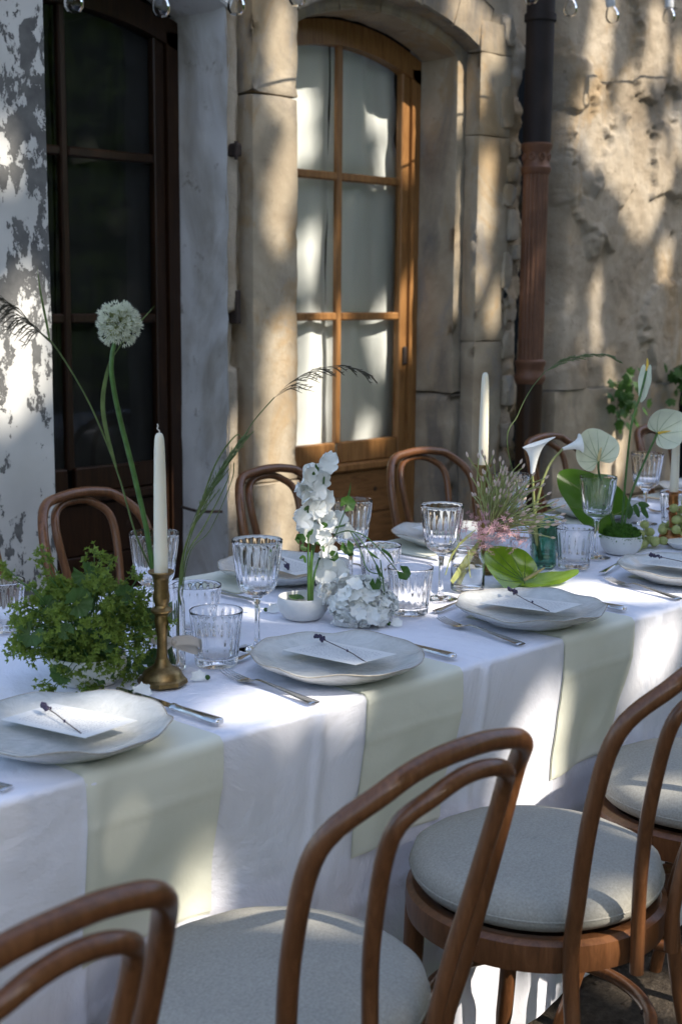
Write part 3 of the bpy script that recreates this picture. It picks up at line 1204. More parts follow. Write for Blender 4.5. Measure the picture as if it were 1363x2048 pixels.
# far drop
far = []
for j in range(0, 14):
    z = TZ - .014 - .665 * j / 13
    far.append([(t, TF + .014 + .014 + .01 * fbm(t * 4, z * 2, 9, 3), z) for t in tt])
fs = []
N1 = nt_ + 1
for j in range(len(ss) - 1):
    for i in range(nt_):
        fs.append((j * N1 + i, (j + 1) * N1 + i, (j + 1) * N1 + i + 1, j * N1 + i + 1))
base = len(vs)
for row in far:
    vs.extend(row)
for i in range(nt_):
    fs.append((i, i + 1, base + i + 1, base + i))
for j in range(13):
    for i in range(nt_):
        a = base + j * N1 + i
        fs.append((a, a + 1, a + N1 + 1, a + N1))
m.add(vs, fs)
# end flaps
for x in (TA, TB):
    m.add([(x, TN + .02, TZ - .004), (x, TF, TZ - .004), (x, TF + .02, .07), (x, TN + .03, .07)], [(0, 1, 2, 3)])
tag(m.build('tablecloth', M['cloth'], angle=180), 'white pressed cotton tablecloth covering the long table to the ground', 'tablecloth')


def napkin(tc, wd, on, hang, label, near=True, skew=0.0):
    """folded cloth runner under a plate, hanging over the table edge"""
    root = MB()
    n1, n2 = 16, 60
    L = on + hang
    for layer, (lift, ln, dx) in enumerate(((.0012, 0.0, 0.0), (.0030, -.004, .0012))):
        def q(u, v):
            s = -on + (L + ln) * v
            t = tc - wd / 2 + wd * u + dx + skew * s
            if near:
                x, y, z = sheet_profile(t, s, lift + .0012 * abs(u - .5) * (1 if s > .03 else 0))
                if s > .03:
                    y -= (.0026 + .0024 * math.sin(u * 7.5 + 1.0 + tc * 3) + .0012 * math.sin(u * 13 + s * 20)) * min(1, (s - .03) * 6) * (1 - (2 * u - 1) ** 4 * .8)
                # pressed fold a hand below the edge
                if abs(s - .075) < .006:
                    y -= .0022 * (1 - abs(s - .075) / .006)
                return (x, y, z)
            y = TF + .012 - min(0, s) * -1 if s <= 0 else TF + .022
            z = top_z(t, TF) + lift if s <= 0 else TZ - .004 - s
            return (t, y + (0 if s <= 0 else lift), z)
        g_ = MB()
        g_.grid(q, n1, n2, flip=near)
        root.add(g_.v, g_.f)
    o = root.build('napkin', M['napkin'], angle=180)
    return tag(o, label, 'napkin', 'sage napkins under the plates')


# ------------------------------------------------------------------ chairs
def make_chair():
    root = emp('bentwood_chair', (0, 0, 0), '', 'chair')
    # outer hoop: back legs and back frame in one bent rod (seat faces +y)
    half = [(.168, -.245, 0), (.145, -.19, .22), (.135, -.160, .42), (.151, -.178, .54), (.167, -.206, .68), (.163, -.238, .794), (.115, -.284, .854), (.058, -.288, .870)]
    pts = [(-a, b, c) for a, b, c in half] + [(0, -.290, .874)] + list(reversed(half))
    pth = cat(pts, 6)
    m = MB()
    rad = [.0108 + .0013 * min(1, p[2] / .5) for p in pth]
    m.tube(pth, rad, 14)
    m.build('outer_hoop', M['wood'], root, angle=60)
    half = [(.046, -.211, .405), (.048, -.211, .47), (.065, -.222, .57), (.085, -.244, .68), (.092, -.275, .798), (.057, -.303, .841)]
    pts = [(-a, b, c) for a, b, c in half] + [(0, -.306, .853)] + list(reversed(half))
    m = MB()
    m.tube(cat(pts, 6), .0101, 12)
    m.build('inner_hoop', M['wood'], root, angle=60)
    # seat ring, panel and cushion
    m = MB()
    m.lathe([(.160, .445), (.160, .412), (.186, .406), (.198, .412), (.2005, .43), (.199, .452), (.190, .458), (.172, .456)], 56, closed=True)
    m.build('seat_ring', M['wood'], root)
    m = MB()
    m.lathe([(.002, .440), (.168, .440), (.168, .448), (.002, .448)], 40)
    m.build('seat_panel', M['dark_wood'], root)
    m = MB()
    prof = [(.002, .462), (.165, .462), (.183, .468), (.1925, .480), (.1925, .492), (.187, .506), (.173, .516), (.145, .523), (.09, .529), (.04, .531), (.002, .531)]
    m.lathe(prof, 64, mod=lambda a, i: (1 + .004 * math.sin(3 * a + 1) + .003 * math.sin(7 * a), .0015 * math.sin(2 * a + 4) + .004 * fbm(prof[i][0] * 9 * math.cos(a), prof[i][0] * 9 * math.sin(a), 1.5, 3) * (i > 4)))
    cu = m.build('cushion', M['felt'], root, angle=180)
    m = MB()
    m.lathe([(.1915, .484), (.1945, .4862), (.1915, .4885)], 64, mod=lambda a, i: (1 + .004 * math.sin(3 * a + 1) + .003 * math.sin(7 * a), .0015 * math.sin(2 * a + 4)))
    m.build('seam', M['felt'], cu, angle=180)
    for s in (-1, 1):
        m = MB()
        m.tube(cat([(s * .128, .132, .43), (s * .130, .138, .30), (s * .142, .158, .12), (s * .158, .185, 0)], 6), [.0165] * 7 + [.0145] * 6 + [.0125] * 6, 12)
        m.build('leg', M['wood'], root, angle=60)
    m = MB()
    m.tube([(.176 * math.cos(k * math.pi / 24), -.008 + .176 * math.sin(k * math.pi / 24), .250) for k in range(48)], .0105, 10, closed=True)
    lr = m.build('leg_ring', M['wood'], root, angle=60)
    m = MB()
    for a in (R(47), R(133), R(228), R(312)):
        m.ball((.166 * math.cos(a), -.008 + .166 * math.sin(a), .250), .0045, 8, 5)
    m.build('bolt', M['iron'], lr)
    return root


chair = make_chair()
near_lab = ['bentwood chair in the photo corner showing only the top of its hoop back',
            'bentwood chair whose hoop back stands before the second sage napkin',
            'bentwood chair with its whole round grey cushion in view, at the second plate',
            'bentwood chair behind the full cushion chair, lit patches on its pad',
            'bentwood chair at the near side furthest along the table']
far_lab = ['bentwood chair on the wall side cut off by the photo edge',
           'bentwood chair in front of the dark door behind the leafy green bouquet',
           'bentwood chair before the sunlit stone pier between the two doors',
           'bentwood chair in front of the honey brown door and its reveal',
           'bentwood chair by the drainpipe behind the calla lilies',
           'bentwood chair at the far end behind the tall goblet']
first = True
for i, (x, y, rz) in enumerate(CH_NEAR[:4]):
    c = chair if first else copy_tree(chair)
    first = False
    c.location = (x, y, 0)
    c.rotation_euler = (0, 0, rz)
    tag(c, near_lab[i], None, 'bentwood chairs along the near side')
for i, (x, y, rz) in enumerate(CH_FAR):
    c = copy_tree(chair)
    c.location = (x, y, 0)
    c.rotation_euler = (0, 0, math.pi + rz)
    tag(c, far_lab[i], None, 'bentwood chairs along the wall side')

# ------------------------------------------------------------------ place settings
def make_plate():
    root = emp('dinner_plate', (0, 0, 0), '', 'plate')
    lob = lambda a: 1 + .024 * (abs(math.sin(4 * a + .4)) ** .6 - .6) + .009 * math.sin(11 * a + 1) + .008 * math.sin(3 * a)
    prof = [(.002, .0035), (.080, .0035), (.083, 0), (.087, .0), (.090, .004), (.112, .0115), (.130, .0205), (.1375, .0265), (.1385, .0285), (.1365, .0295),
            (.127, .0250), (.110, .0185), (.098, .0135), (.090, .0110), (.06, .0100), (.002, .0100)]

    def mod(a, i):
        k = max(0, (prof[i][0] - .085) / .053)
        return (1 + (lob(a) - 1) * k, (.0022 * math.sin(5 * a + 2) + .0016 * math.sin(9 * a)) * k * k + .0006 * fbm(math.cos(a) * 4, math.sin(a) * 4, prof[i][0] * 40, 3))
    m = MB()
    m.lathe(prof, 96, mod=mod)
    b = m.build('plate_body', M['plate'], root, angle=70)
    m = MB()
    pts = []
    for k in range(96):
        a = 2 * math.pi * k / 96
        r, dz = mod(a, 8)
        pts.append((.1385 * r * math.cos(a), .1385 * r * math.sin(a), .0288 + dz))
    m.tube(pts, .0011, 5, closed=True)
    m.build('rim', M['rim'], b)
    return root


def make_fork():
    root = emp('fork', (0, 0, 0), '', 'fork')
    m = MB()
    L = [(-.105, .003, .0095, .0016), (-.098, .004, .0105, .0020), (-.06, .006, .0066, .0022), (-.02, .0085, .0042, .0022), (.018, .0110, .0030, .0022), (.032, .0085, .0050, .0018), (.042, .0050, .0095, .0014), (.055, .0030, .0118, .0012), (.063, .0032, .0121, .0011)]
    rows = cat(L, 4)
    vs, fs = [], []
    for (y, z, w, h) in rows:
        for k in range(8):
            a = 2 * math.pi * k / 8
            vs.append((w * math.cos(a), y, z + h * math.sin(a) + .0008 * (math.cos(a) ** 2) * (1 if y > .04 else 0)))
    n = len(rows)
    for i in range(n - 1):
        for k in range(8):
            fs.append((i * 8 + k, (i + 1) * 8 + k, (i + 1) * 8 + (k + 1) % 8, i * 8 + (k + 1) % 8))
    fs.append(tuple(range(8)))
    fs.append(tuple((n - 1) * 8 + k for k in range(8))[::-1])
    m.add(vs, fs)
    h = m.build('fork_body', M['silver'], root)
    for k in range(4):
        x = -.0095 + k * .00633
        t = MB()
        t.tube(cat([(x, .060, .0031), (x, .078, .0044), (x * .97, .096, .0075), (x * .95, .106, .0105)], 3), [.0021, .0021, .0021, .002, .0019, .0018, .0016, .0013, .0011, .0008], 6, flat=.75)
        t.build('tine', M['silver'], root)
    return root


def make_knife():
    root = emp('knife', (0, 0, 0), '', 'knife')
    m = MB()
    rows = cat([(-.115, .0055, .0050, .0035), (-.111, .006, .0090, .0050), (-.100, .006, .0096, .0055), (-.06, .006, .0074, .0050), (-.025, .006, .0062, .0048), (-.018, .006, .0074, .0056), (-.012, .006, .0074, .0056), (-.009, .006, .0040, .0036)], 4)
    vs, fs = [], []
    for (y, z, w, h) in rows:
        for k in range(10):
            a = 2 * math.pi * k / 10
            vs.append((w * math.cos(a), y, z + h * math.sin(a)))
    n = len(rows)
    for i in range(n - 1):
        for k in range(10):
            fs.append((i * 10 + k, (i + 1) * 10 + k, (i + 1) * 10 + (k + 1) % 10, i * 10 + (k + 1) % 10))
    fs.append(tuple(range(10)))
    fs.append(tuple((n - 1) * 10 + k for k in range(10))[::-1])
    m.add(vs, fs)
    m.build('handle', M['silver'], root)
    m = MB()
    pr = [(-.010, -.006, .007), (.02, -.0085, .0085), (.07, -.010, .0085), (.105, -.008, .0080), (.120, .002, .0072), (.123, .0065, .0068)]
    vs = []
    for (y, a, b) in pr:
        vs += [(a, y, .0058), (a, y, .0062), (b, y, .0055), (b, y, .0068)]
    fs = []
    for i in range(len(pr) - 1):
        o = i * 4
        fs += [(o + 1, o + 3, o + 7, o + 5), (o, o + 4, o + 6, o + 2), (o, o + 1, o + 5, o + 4), (o + 2, o + 6, o + 7, o + 3)]
    m.add(vs, fs)
    m.build('blade', M['silver'], root, angle=25)
    return root


def make_spoon():
    root = emp('dessert_spoon', (0, 0, 0), '', 'spoon')
    m = MB()
    rows = cat([(-.088, .003, .0075, .0014), (-.082, .0038, .0085, .0018), (-.045, .006, .0052, .002), (-.005, .008, .0034, .002), (.030, .0090, .0028, .002), (.040, .0070, .0050, .0016)], 4)
    vs, fs = [], []
    for (y, z, w, h) in rows:
        for k in range(8):
            a = 2 * math.pi * k / 8
            vs.append((w * math.cos(a), y, z + h * math.sin(a)))
    n = len(rows)
    for i in range(n - 1):
        for k in range(8):
            fs.append((i * 8 + k, (i + 1) * 8 + k, (i + 1) * 8 + (k + 1) % 8, i * 8 + (k + 1) % 8))
    fs.append(tuple(range(8)))
    m.add(vs, fs)
    m.build('handle', M['silver'], root)
    m = MB()

    def bowl(u, v, dz):
        a = 2 * math.pi * u
        x, y = .0165 * v * math.sin(a), .062 + .0255 * v * math.cos(a)
        return (x, y, .0015 + .0068 * v * v + dz)
    m.grid(lambda u, v: bowl(u, max(v, .02), 0), 24, 6)
    m.grid(lambda u, v: bowl(u, max(v, .02), .0012), 24, 6, flip=True)
    m.grid(lambda u, v: bowl(u, 1, .0012 * v), 24, 1)
    m.build('bowl', M['silver'], root, angle=60)
    return root


def make_lavender(c, d, ln, label, seed):
    rnd = random.Random(seed)
    d = Vector(d).normalized()
    s = Vector((d.y, -d.x, 0))
    c = Vector(c)
    root = emp('lavender_sprig', c, label, 'lavender', 'dried lavender sprigs on the menu cards')
    m = MB()
    wob = [rnd.uniform(-.004, .004) for _ in range(4)]
    pts = [c - d * (ln * .5) + s * wob[0] + Vector((0, 0, .0012)), c - d * (ln * .15) + s * wob[1] + Vector((0, 0, .003)), c + d * (ln * .15) + s * wob[2] + Vector((0, 0, .0035)), c + d * (ln * .5) + Vector((0, 0, .004))]
    m.tube(cat(pts, 5), .00085, 6)
    m.build('stalk', M['lavstem'], root, world=True)
    m = MB()
    for k in range(26):
        q = k / 26
        p = c + d * (ln * (.33 + .21 * q)) + s * rnd.uniform(-.0042, .0042) * (1.15 - q) + Vector((0, 0, .004 + rnd.uniform(-.002, .004)))
        m.ball(p, rnd.uniform(.0016, .0028), 6, 4, 1.2)
    hd_ = m.build('flower_head', M['lav'], root, world=True)
    m = MB()
    m.ball(c - d * ln * .12 + Vector((0, 0, .0042)), .0019, 6, 4, 1.3)
    m.build('bud', M['lav'], root, world=True)
    return root


def make_card(c, rz, tilt, label):
    root = MB()
    root.box(-.046, .046, -.083, .083, 0, .0007)
    o = root.build('menu_card', M['card'], smooth=False)
    o.location = c
    o.rotation_euler = (tilt, 0, rz)
    return tag(o, label, 'menu card', 'printed menu cards on the plates')


plate, fork, knife, spoon = make_plate(), make_fork(), make_knife(), make_spoon()
protos = {'plate': [plate, True], 'fork': [fork, True], 'knife': [knife, True], 'spoon': [spoon, True]}


def place(kind, loc, rz, label, group):
    p = protos[kind]
    o = p[0] if p[1] else copy_tree(p[0])
    p[1] = False
    o.location = loc
    o.rotation_euler = (0, 0, rz)
    return tag(o, label, None, group)


Z1 = TZ + .0055
ordn = ['first', 'second', 'third', 'fourth']
desc = ['by the leafy green bouquet', 'in the middle foreground with the hydrangea behind', 'with the green anthurium behind it', 'cut by the photo edge near the grapes']
pos_n = [(164, 1468), (694, 1322), (1070, 1220), (1367, 1138)]
PN = []
for i, (px, py) in enumerate(pos_n):
    c = at(px, py, TZ + .028)
    PN.append((c.x, max(c.y, TN + .112)))
for i, (x, y) in enumerate(PN):
    napkin(x + .062, .222, .215, .275, 'sage green napkin hanging below the plate ' + desc[i], True, [.03, .0, .015, 0][i])
    place('plate', (x, y, Z1 + .003), i * 1.3 + .4, 'ivory scalloped dinner plate ' + desc[i], 'scalloped ivory plates on the near side')
    make_card((x + .006, y + .004, Z1 + .0305), [.14, .0, .07, -.06][i], R(-3.0), 'white printed menu card on the plate ' + desc[i])
    lx = [(-.010, .0), (.008, .0), (.005, .01), (.0, .01)][i]
    make_lavender((x + lx[0], y + lx[1], Z1 + .034), [(.22, 1, 0), (.28, 1, 0), (.55, 1, 0), (.15, 1, 0)][i], [.13, .165, .175, .16][i], 'dried lavender sprig on the plate ' + desc[i], 20 + i)
    # fork to the left, knife to the right, spoon above
    place('knife', (x + .196, TN + .150, TZ + .003), [.05, .02, .03, .0][i], 'silver table knife right of the plate ' + desc[i], 'silver knives of the near settings')
    sp = place('spoon', (x + .012, y + .176, TZ + .003), -math.pi / 2 + [.05, .16, .1, .22][i], 'silver dessert spoon above the plate ' + desc[i], 'dessert spoons of the near settings')
# forks, each where it lies
for i, (pa, pb) in enumerate((((-170, 1540), (46, 1592)), ((474, 1350), (660, 1416)), ((897, 1240), (1074, 1296)), ((1232, 1158), (1395, 1205)))):
    a, b = at(pa[0], pa[1], TZ + .01), at(pb[0], pb[1], TZ + .005)
    d = (a - b)
    c = b + d.normalized() * .105
    place('fork', (c.x, max(c.y, TN + .122), TZ + .002), math.atan2(d.y, d.x) - math.pi / 2, 'silver table fork left of the plate ' + desc[i], 'silver forks of the near settings')

pos_f = [(568, 1136), (880, 1066), (1168, 1012), (1372, 972)]
fdesc = ['behind the white flower spike', 'behind the middle goblet', 'behind the calla lilies', 'at the photo edge on the wall side']
for i, (px, py) in enumerate(pos_f):
    c = at(px, py, TZ + .028)
    x, y = c.x, min(c.y, TF - .125)
    napkin(x - .055, .215, .20, .20, 'sage green napkin under the wall side plate ' + fdesc[i], False)
    place('plate', (x, y, Z1 + .003), i * 2.1 + 2.2, 'ivory scalloped dinner plate on the wall side ' + fdesc[i], 'scalloped ivory plates on the wall side')
    make_card((x, y - .004, Z1 + .0305), math.pi + .04 * i, R(-3.0), 'printed menu card on the wall side plate ' + fdesc[i])
    make_lavender((x, y, Z1 + .034), (-.75, -1, 0), .15, 'dried lavender sprig on the wall side plate ' + fdesc[i], 40 + i)
    place('knife', (x - .20, y - .015, TZ + .003), math.pi + .06, 'silver table knife beside the wall side plate ' + fdesc[i], 'silver knives of the wall side settings')
    place('fork', (x + .195, y - .01, TZ + .002), math.pi - .05, 'silver table fork beside the wall side plate ' + fdesc[i], 'silver forks of the wall side settings')
# ------------------------------------------------------------------ glassware
def make_goblet():
    root = emp('goblet', (0, 0, 0), '', 'wine glass')
    outp = [(.0005, .0005), (.030, .0008), (.034, .0018), (.0335, .0032), (.020, .0052), (.009, .0085), (.0052, .014), (.0043, .030), (.0041, .055), (.0046, .078), (.0062, .088), (.0125, .0955),
            (.0225, .1005), (.0290, .1062), (.0325, .114), (.0345, .124), (.0365, .138), (.0390, .156), (.0412, .174), (.0424, .184), (.0430, .1895), (.0428, .1915)]
    inp = [(.0418, .1917), (.0412, .1895), (.0404, .184), (.0390, .174), (.0366, .156), (.0338, .138), (.0312, .124), (.0280, .1165), (.021, .1110), (.010, .1085), (.0005, .108)]
    prof = outp + inp
    no = len(outp)

    def mod(a, i):
        if i >= no:
            return (1, 0)
        z = outp[i][1]
        k = 0.0
        if .104 < z < .187:
            k = min(1, (z - .104) / .010) * max(0, min(1, (.186 - z) / .016))
        f = abs(math.sin(a * 10))
        if .0062 < z < .09:
            return (1 + .06 * math.cos(6 * a), 0)
        e = 1 + .052 * k * (f - .62)
        if .110 < z < .128:
            e += .012 * math.sin(a * 40)
        return (e, 0)
    m = MB()
    m.lathe(prof, 120, mod=mod)
    m.build('glass', M['glass'], root, angle=50)
    return root


def make_tumbler():
    root = emp('tumbler', (0, 0, 0), '', 'glass')
    outp = [(.0005, .0010), (.030, .0006), (.0335, .0018), (.0348, .005), (.0352, .010), (.0356, .014), (.0350, .0165), (.0358, .019), (.0362, .024), (.0378, .038), (.0398, .056), (.0418, .074), (.0430, .0835), (.0436, .0895), (.0438, .0915)]
    inp = [(.0432, .0922), (.0424, .0905), (.0418, .0835), (.0405, .074), (.0384, .056), (.0362, .038), (.0342, .024), (.0325, .018), (.028, .0150), (.014, .0138), (.0005, .0135)]
    prof = outp + inp
    no = len(outp)

    def mod(a, i):
        if i >= no:
            return (1, 0)
        z = outp[i][1]
        k = min(1, max(0, (z - .0165) / .006)) * min(1, max(0, (.0865 - z) / .014))
        e = 1 + .045 * k * (abs(math.sin(a * 10)) - .62)
        if .004 < z < .0165:
            e += .012 * (abs(math.sin(a * 20)) - .6)
        return (e, 0)
    m = MB()
    m.lathe(prof, 120, mod=mod)
    m.build('glass', M['glass'], root, angle=50)
    return root


goblet, tumbler = make_goblet(), make_tumbler()
gl_lab = [((308, 1068), 'fluted crystal goblet directly behind the cream candle in the dark brass holder'),
          ((514, 1082), 'fluted crystal goblet standing alone left of the small white flower bowl'),
          ((702, 1002), 'fluted crystal goblet behind the white flower spike'),
          ((884, 1012), 'fluted crystal goblet left of the spiky pink allium'),
          ((1196, 955), 'fluted crystal goblet before the big green anthurium leaf'),
          ((1294, 908), 'fluted crystal goblet farthest back, beside the distant candle'),
          ((1022, 950), 'fluted crystal goblet seen through the pink allium stalks')]
for i, ((px, py), lab) in enumerate(gl_lab):
    o = goblet if i == 0 else copy_tree(goblet)
    c = at(px, py, TZ + .191)
    o.location = (c.x, c.y, TZ + .0025)
    o.rotation_euler = (0, 0, i * .7)
    tag(o, lab, None, 'fluted crystal goblets')
tm_lab = [((0, 1163), 'short fluted tumbler cut by the photo edge beside the leafy bouquet'),
          ((393, 1172), 'short fluted tumbler behind another tumbler by the brass candlestick'),
          ((432, 1223), 'short fluted tumbler nearest the candlestick foot, left of the lone goblet'),
          ((760, 1092), 'short fluted tumbler behind the drooping green seed heads'),
          ((820, 1136), 'short fluted tumbler right of the hydrangea cluster'),
          ((1149, 1057), 'short fluted tumbler right of the green glass vase'),
          ((1092, 1036), 'short fluted tumbler half hidden behind the green glass vase'),
          ((1352, 985), 'short fluted tumbler behind the distant candle')]
for i, ((px, py), lab) in enumerate(tm_lab):
    o = tumbler if i == 0 else copy_tree(tumbler)
    c = at(px, py, TZ + .0917)
    o.location = (c.x, c.y, TZ + .0025)
    o.rotation_euler = (0, 0, i * .9)
    tag(o, lab, None, 'fluted tumblers')


# ------------------------------------------------------------------ candles
def candlestick(base, h, metal, label):
    root = emp('candlestick', base, label, 'candlestick', 'turned metal candlesticks')
    s = h / .176
    m = MB()
    m.lathe([(.0005, .001), (.0385, .0), (.0395, .002), (.0385, .007), (.036, .009), (.0345, .011)], 8)
    m.lathe([(.0335, .0105), (.0315, .014), (.0300, .018), (.026, .022), (.0175, .026), (.0125, .031), (.0095, .040 * s)], 32)
    m.build('foot', metal, root, angle=30)
    m = MB()
    m.lathe([(.0092, .038), (.0082, .052 * s), (.0078, .066 * s), (.0088, .080 * s), (.0108, .093 * s), (.0118, .101 * s), (.0100, .106 * s), (.0105, .109 * s), (.0165, .114 * s), (.0170, .117 * s), (.0110, .121 * s),
             (.0100, .124 * s), (.0125, .131 * s), (.0130, .138 * s), (.0112, .147 * s), (.0118, .152 * s), (.0112, .156 * s), (.0122, .170 * s)], 28)
    st = m.build('stem', metal, root, angle=30)
    m = MB()
    m.lathe([(.0118, .165 * s), (.0135, .170 * s), (.0190, .1735 * s), (.0205, .1765 * s), (.0198, .1780 * s), (.0120, .1745 * s), (.0108, .166 * s)], 28, closed=True)
    m.build('drip_cup', metal, st, angle=40)
    return root


def candle(base, h, label, wick=True):
    root = emp('taper_candle', base, label, 'candle', 'cream taper candles')
    m = MB()
    m.lathe([(.0005, 0), (.0104, 0), (.0108, .004), (.0108, .03), (.0104, h * .35), (.0094, h * .65), (.0082, h * .88), (.0072, h - .010), (.0060, h - .004), (.0036, h - .0005), (.0006, h)], 24)
    m.build('wax', M['wax'], root, angle=180)
    if wick:
        m = MB()
        m.tube(cat([(0, 0, h - .002), (.0004, 0, h + .003), (-.0028, .001, h + .006), (-.0012, .001, h + .010), (-.0032, 0, h + .013)], 4), .0011, 6)
        m.build('wick', M['wick'], root)
    return root


b1 = at(325, 1366, TZ + .003)
candlestick((b1.x, b1.y, TZ + .003), .176, M['brass'], 'dark brass candlestick with octagonal foot beside the leafy bouquet')
candle((b1.x, b1.y, TZ + .003 + .168), .222, 'cream taper candle with a curled wick in the dark brass candlestick')
b2 = Vector((2.267, 1.834, 0))
candlestick((b2.x, b2.y, TZ + .003), .236, M['brass'], 'brass candlestick mostly hidden behind the pink allium')
candle((b2.x, b2.y, TZ + .003 + .228), .208, 'pale taper candle rising above the pink allium', False)
b3 = at(1342, 1084, TZ + .003)
candlestick((b3.x, b3.y, TZ + .003), .126, M['amber'], 'short coppery candlestick among the grapes')
candle((b3.x, b3.y, TZ + .003 + .118), .180, 'white taper candle behind the pale anthurium by the grapes')


# ------------------------------------------------------------------ flower helpers
def petal(m, c, nrm, up, size, ruffle=.12, seed=0.0, wide=1.0, cup=.25, n=4, mi=0):
    """ruffled rounded petal growing from c along up, facing nrm"""
    n_ = Vector(nrm).normalized()
    u_ = Vector(up)
    u_ = u_ - n_ * u_.dot(n_)
    u_ = u_.normalized() if u_.length > 1e-6 else n_.orthogonal().normalized()
    s_ = n_.cross(u_)
    c = Vector(c)

    def q(u, v):
        w_ = math.sin(math.pi * min(1, .12 + v * .80)) ** .7 * (u - .5) * wide
        if v >= .999:
            w_ *= .82
        h = v * (1 - .22 * (2 * u - 1) ** 2 * v)
        rz = cup * (w_ * w_ * 1.6 + .5 * v * v) + ruffle * math.sin(u * 9 + seed * 5 + v * 3) * v * v
        return c + u_ * (h * size) + s_ * (w_ * size) + n_ * (rz * size)
    m.grid(q, n, n, mi=mi)


def sph(rnd, zmin=-1.0):
    while True:
        v = Vector((rnd.uniform(-1, 1), rnd.uniform(-1, 1), rnd.uniform(-1, 1)))
        if .1 < v.length <= 1:
            v.normalize()
            if v.z >= zmin:
                return v


def poly(pp, n, dn=None):
    """stem centre line: photograph pixels on the upright plane n (dn: per point offset in depth)"""
    return [tuple(aty(px, py, n + (dn[i] if dn else 0))) for i, (px, py) in enumerate(pp)]


def plume(m, path, count, ln, droop, rnd, side=None, rad=.0007):
    """drooping grass panicle: thin branchlets with spikelets along the last part of path"""
    P = [Vector(p) for p in path]
    n = len(P)
    for k in range(count):
        f = .02 + .93 * (k / count) ** .9
        i = f * (n - 1)
        i0 = min(n - 2, int(i))
        c = P[i0].lerp(P[i0 + 1], i - i0)
        d = (P[i0 + 1] - P[i0]).normalized()
        off = sph(rnd) * .35 + (side if side is not None else Vector((0, 0, 0)))
        L = ln * rnd.uniform(.6, 1.05) * (1.15 - .55 * f)
        a = c + (d + off * .5).normalized() * L * .5
        b = a + (d * .8 + off * .4 + Vector((0, 0, -droop))).normalized() * L * .5
        m.tube(cat([tuple(c), tuple(a), tuple(b)], 3), [rad * .6, rad * .8, rad, rad * 1.5, rad * 1.8, rad * 1.4, rad * .5], 5)
        for j in range(3):
            e = a.lerp(b, j / 3)
            e2 = e + (d + sph(rnd) * .5 + Vector((0, 0, -droop * .5))).normalized() * L * .18
            m.tube([tuple(e), tuple((e + e2) / 2), tuple(e2)], [rad * .4, rad * 1.5, rad * .3], 4)


def blade(m, path, w, twist=(0, -1, .2)):
    """flat grass leaf along path"""
    P = [Vector(p) for p in path]
    n = len(P)
    vs, fs = [], []
    for i, p in enumerate(P):
        d = (P[min(n - 1, i + 1)] - P[max(0, i - 1)]).normalized()
        s = d.cross(Vector(twist)).normalized()
        k = i / (n - 1)
        ww = w * (math.sin(math.pi * min(.97, .18 + .82 * k)) ** .8)
        nn = s.cross(d)
        vs += [p - s * ww, p + nn * ww * .35, p + s * ww]
    for i in range(n - 1):
        a = i * 3
        fs += [(a, a + 1, a + 4, a + 3), (a + 1, a + 2, a + 5, a + 4)]
    m.add(vs, fs)


def bowl(root, c, r, h, mat, seg=40):
    m = MB()
    m.lathe([(.0005, .001), (r * .66, .0), (r * .74, .002), (r * .93, h * .35), (r * 1.0, h * .68), (r * .97, h * .96), (r * .95, h), (r * .91, h * .99), (r * .90, h * .85), (r * .88, h * .5), (r * .62, h * .22), (.0005, h * .2)], seg, c,
            mod=lambda a, i: (1 + .006 * math.sin(2 * a + 1) + .004 * math.sin(5 * a), 0))
    return m.build('bowl', mat, root, world=True, angle=60)


# ------------------------------------------------------------------ lady's mantle in a white bowl
rnd = random.Random(11)
c0 = at(178, 1366, TZ)
bq = emp('leafy_bouquet', (c0.x, c0.y, TZ + .002), 'dense lime green frothy bouquet spilling from a white bowl', 'bouquet')
bowl(bq, (c0.x, c0.y, TZ + .002), .060, .046, M['ceramic'])
stm, fl, lf = MB(), MB(), []
ctr = Vector((c0.x, c0.y, TZ + .04))
hc = aty(172, 1252, c0.y)
tips = []
for k in range(250):
    d = sph(rnd, -.95)
    r_ = rnd.uniform(.55, 1.05) * (1 + .32 * fbm(d.x * 1.7, d.y * 1.7, d.z * 1.7, 2))
    p = Vector((hc.x + d.x * .118 * r_, c0.y + d.y * .105 * r_, hc.z + d.z * (.092 if d.z > 0 else .080) * r_))
    if p.z < TZ + .008:
        p.z = TZ + .008 + rnd.uniform(0, .01)
    tips.append(p)
for (px, py, dn) in ((85, 1098, 0), (78, 1120, .01), (92, 1150, 0), (10, 1135, -.02), (15, 1150, -.01), (188, 1100, .02), (200, 1112, 0), (175, 1122, .01), (222, 1120, 0), (30, 1290, -.03), (55, 1300, -.03), (90, 1370, -.05), (100, 1385, -.05),
                     (188, 1370, -.045), (190, 1388, -.045), (182, 1355, -.045), (268, 1365, -.03), (310, 1275, .0), (300, 1310, -.01), (285, 1180, .02), (322, 1220, .03), (315, 1165, .04), (262, 1150, .02), (140, 1350, -.05), (160, 1345, -.06), (215, 1350, -.05), (235, 1345, -.05), (120, 1340, -.05), (250, 1350, -.045), (95, 1398, -.055), (192, 1398, -.05), (95, 1120, 0), (108, 1190, 0), (70, 1200, 0), (60, 1240, -.02), (40, 1262, -.02)):
    q = aty(px, py, c0.y + dn)
    q.z = max(q.z, TZ + .006)
    tips.append(q)
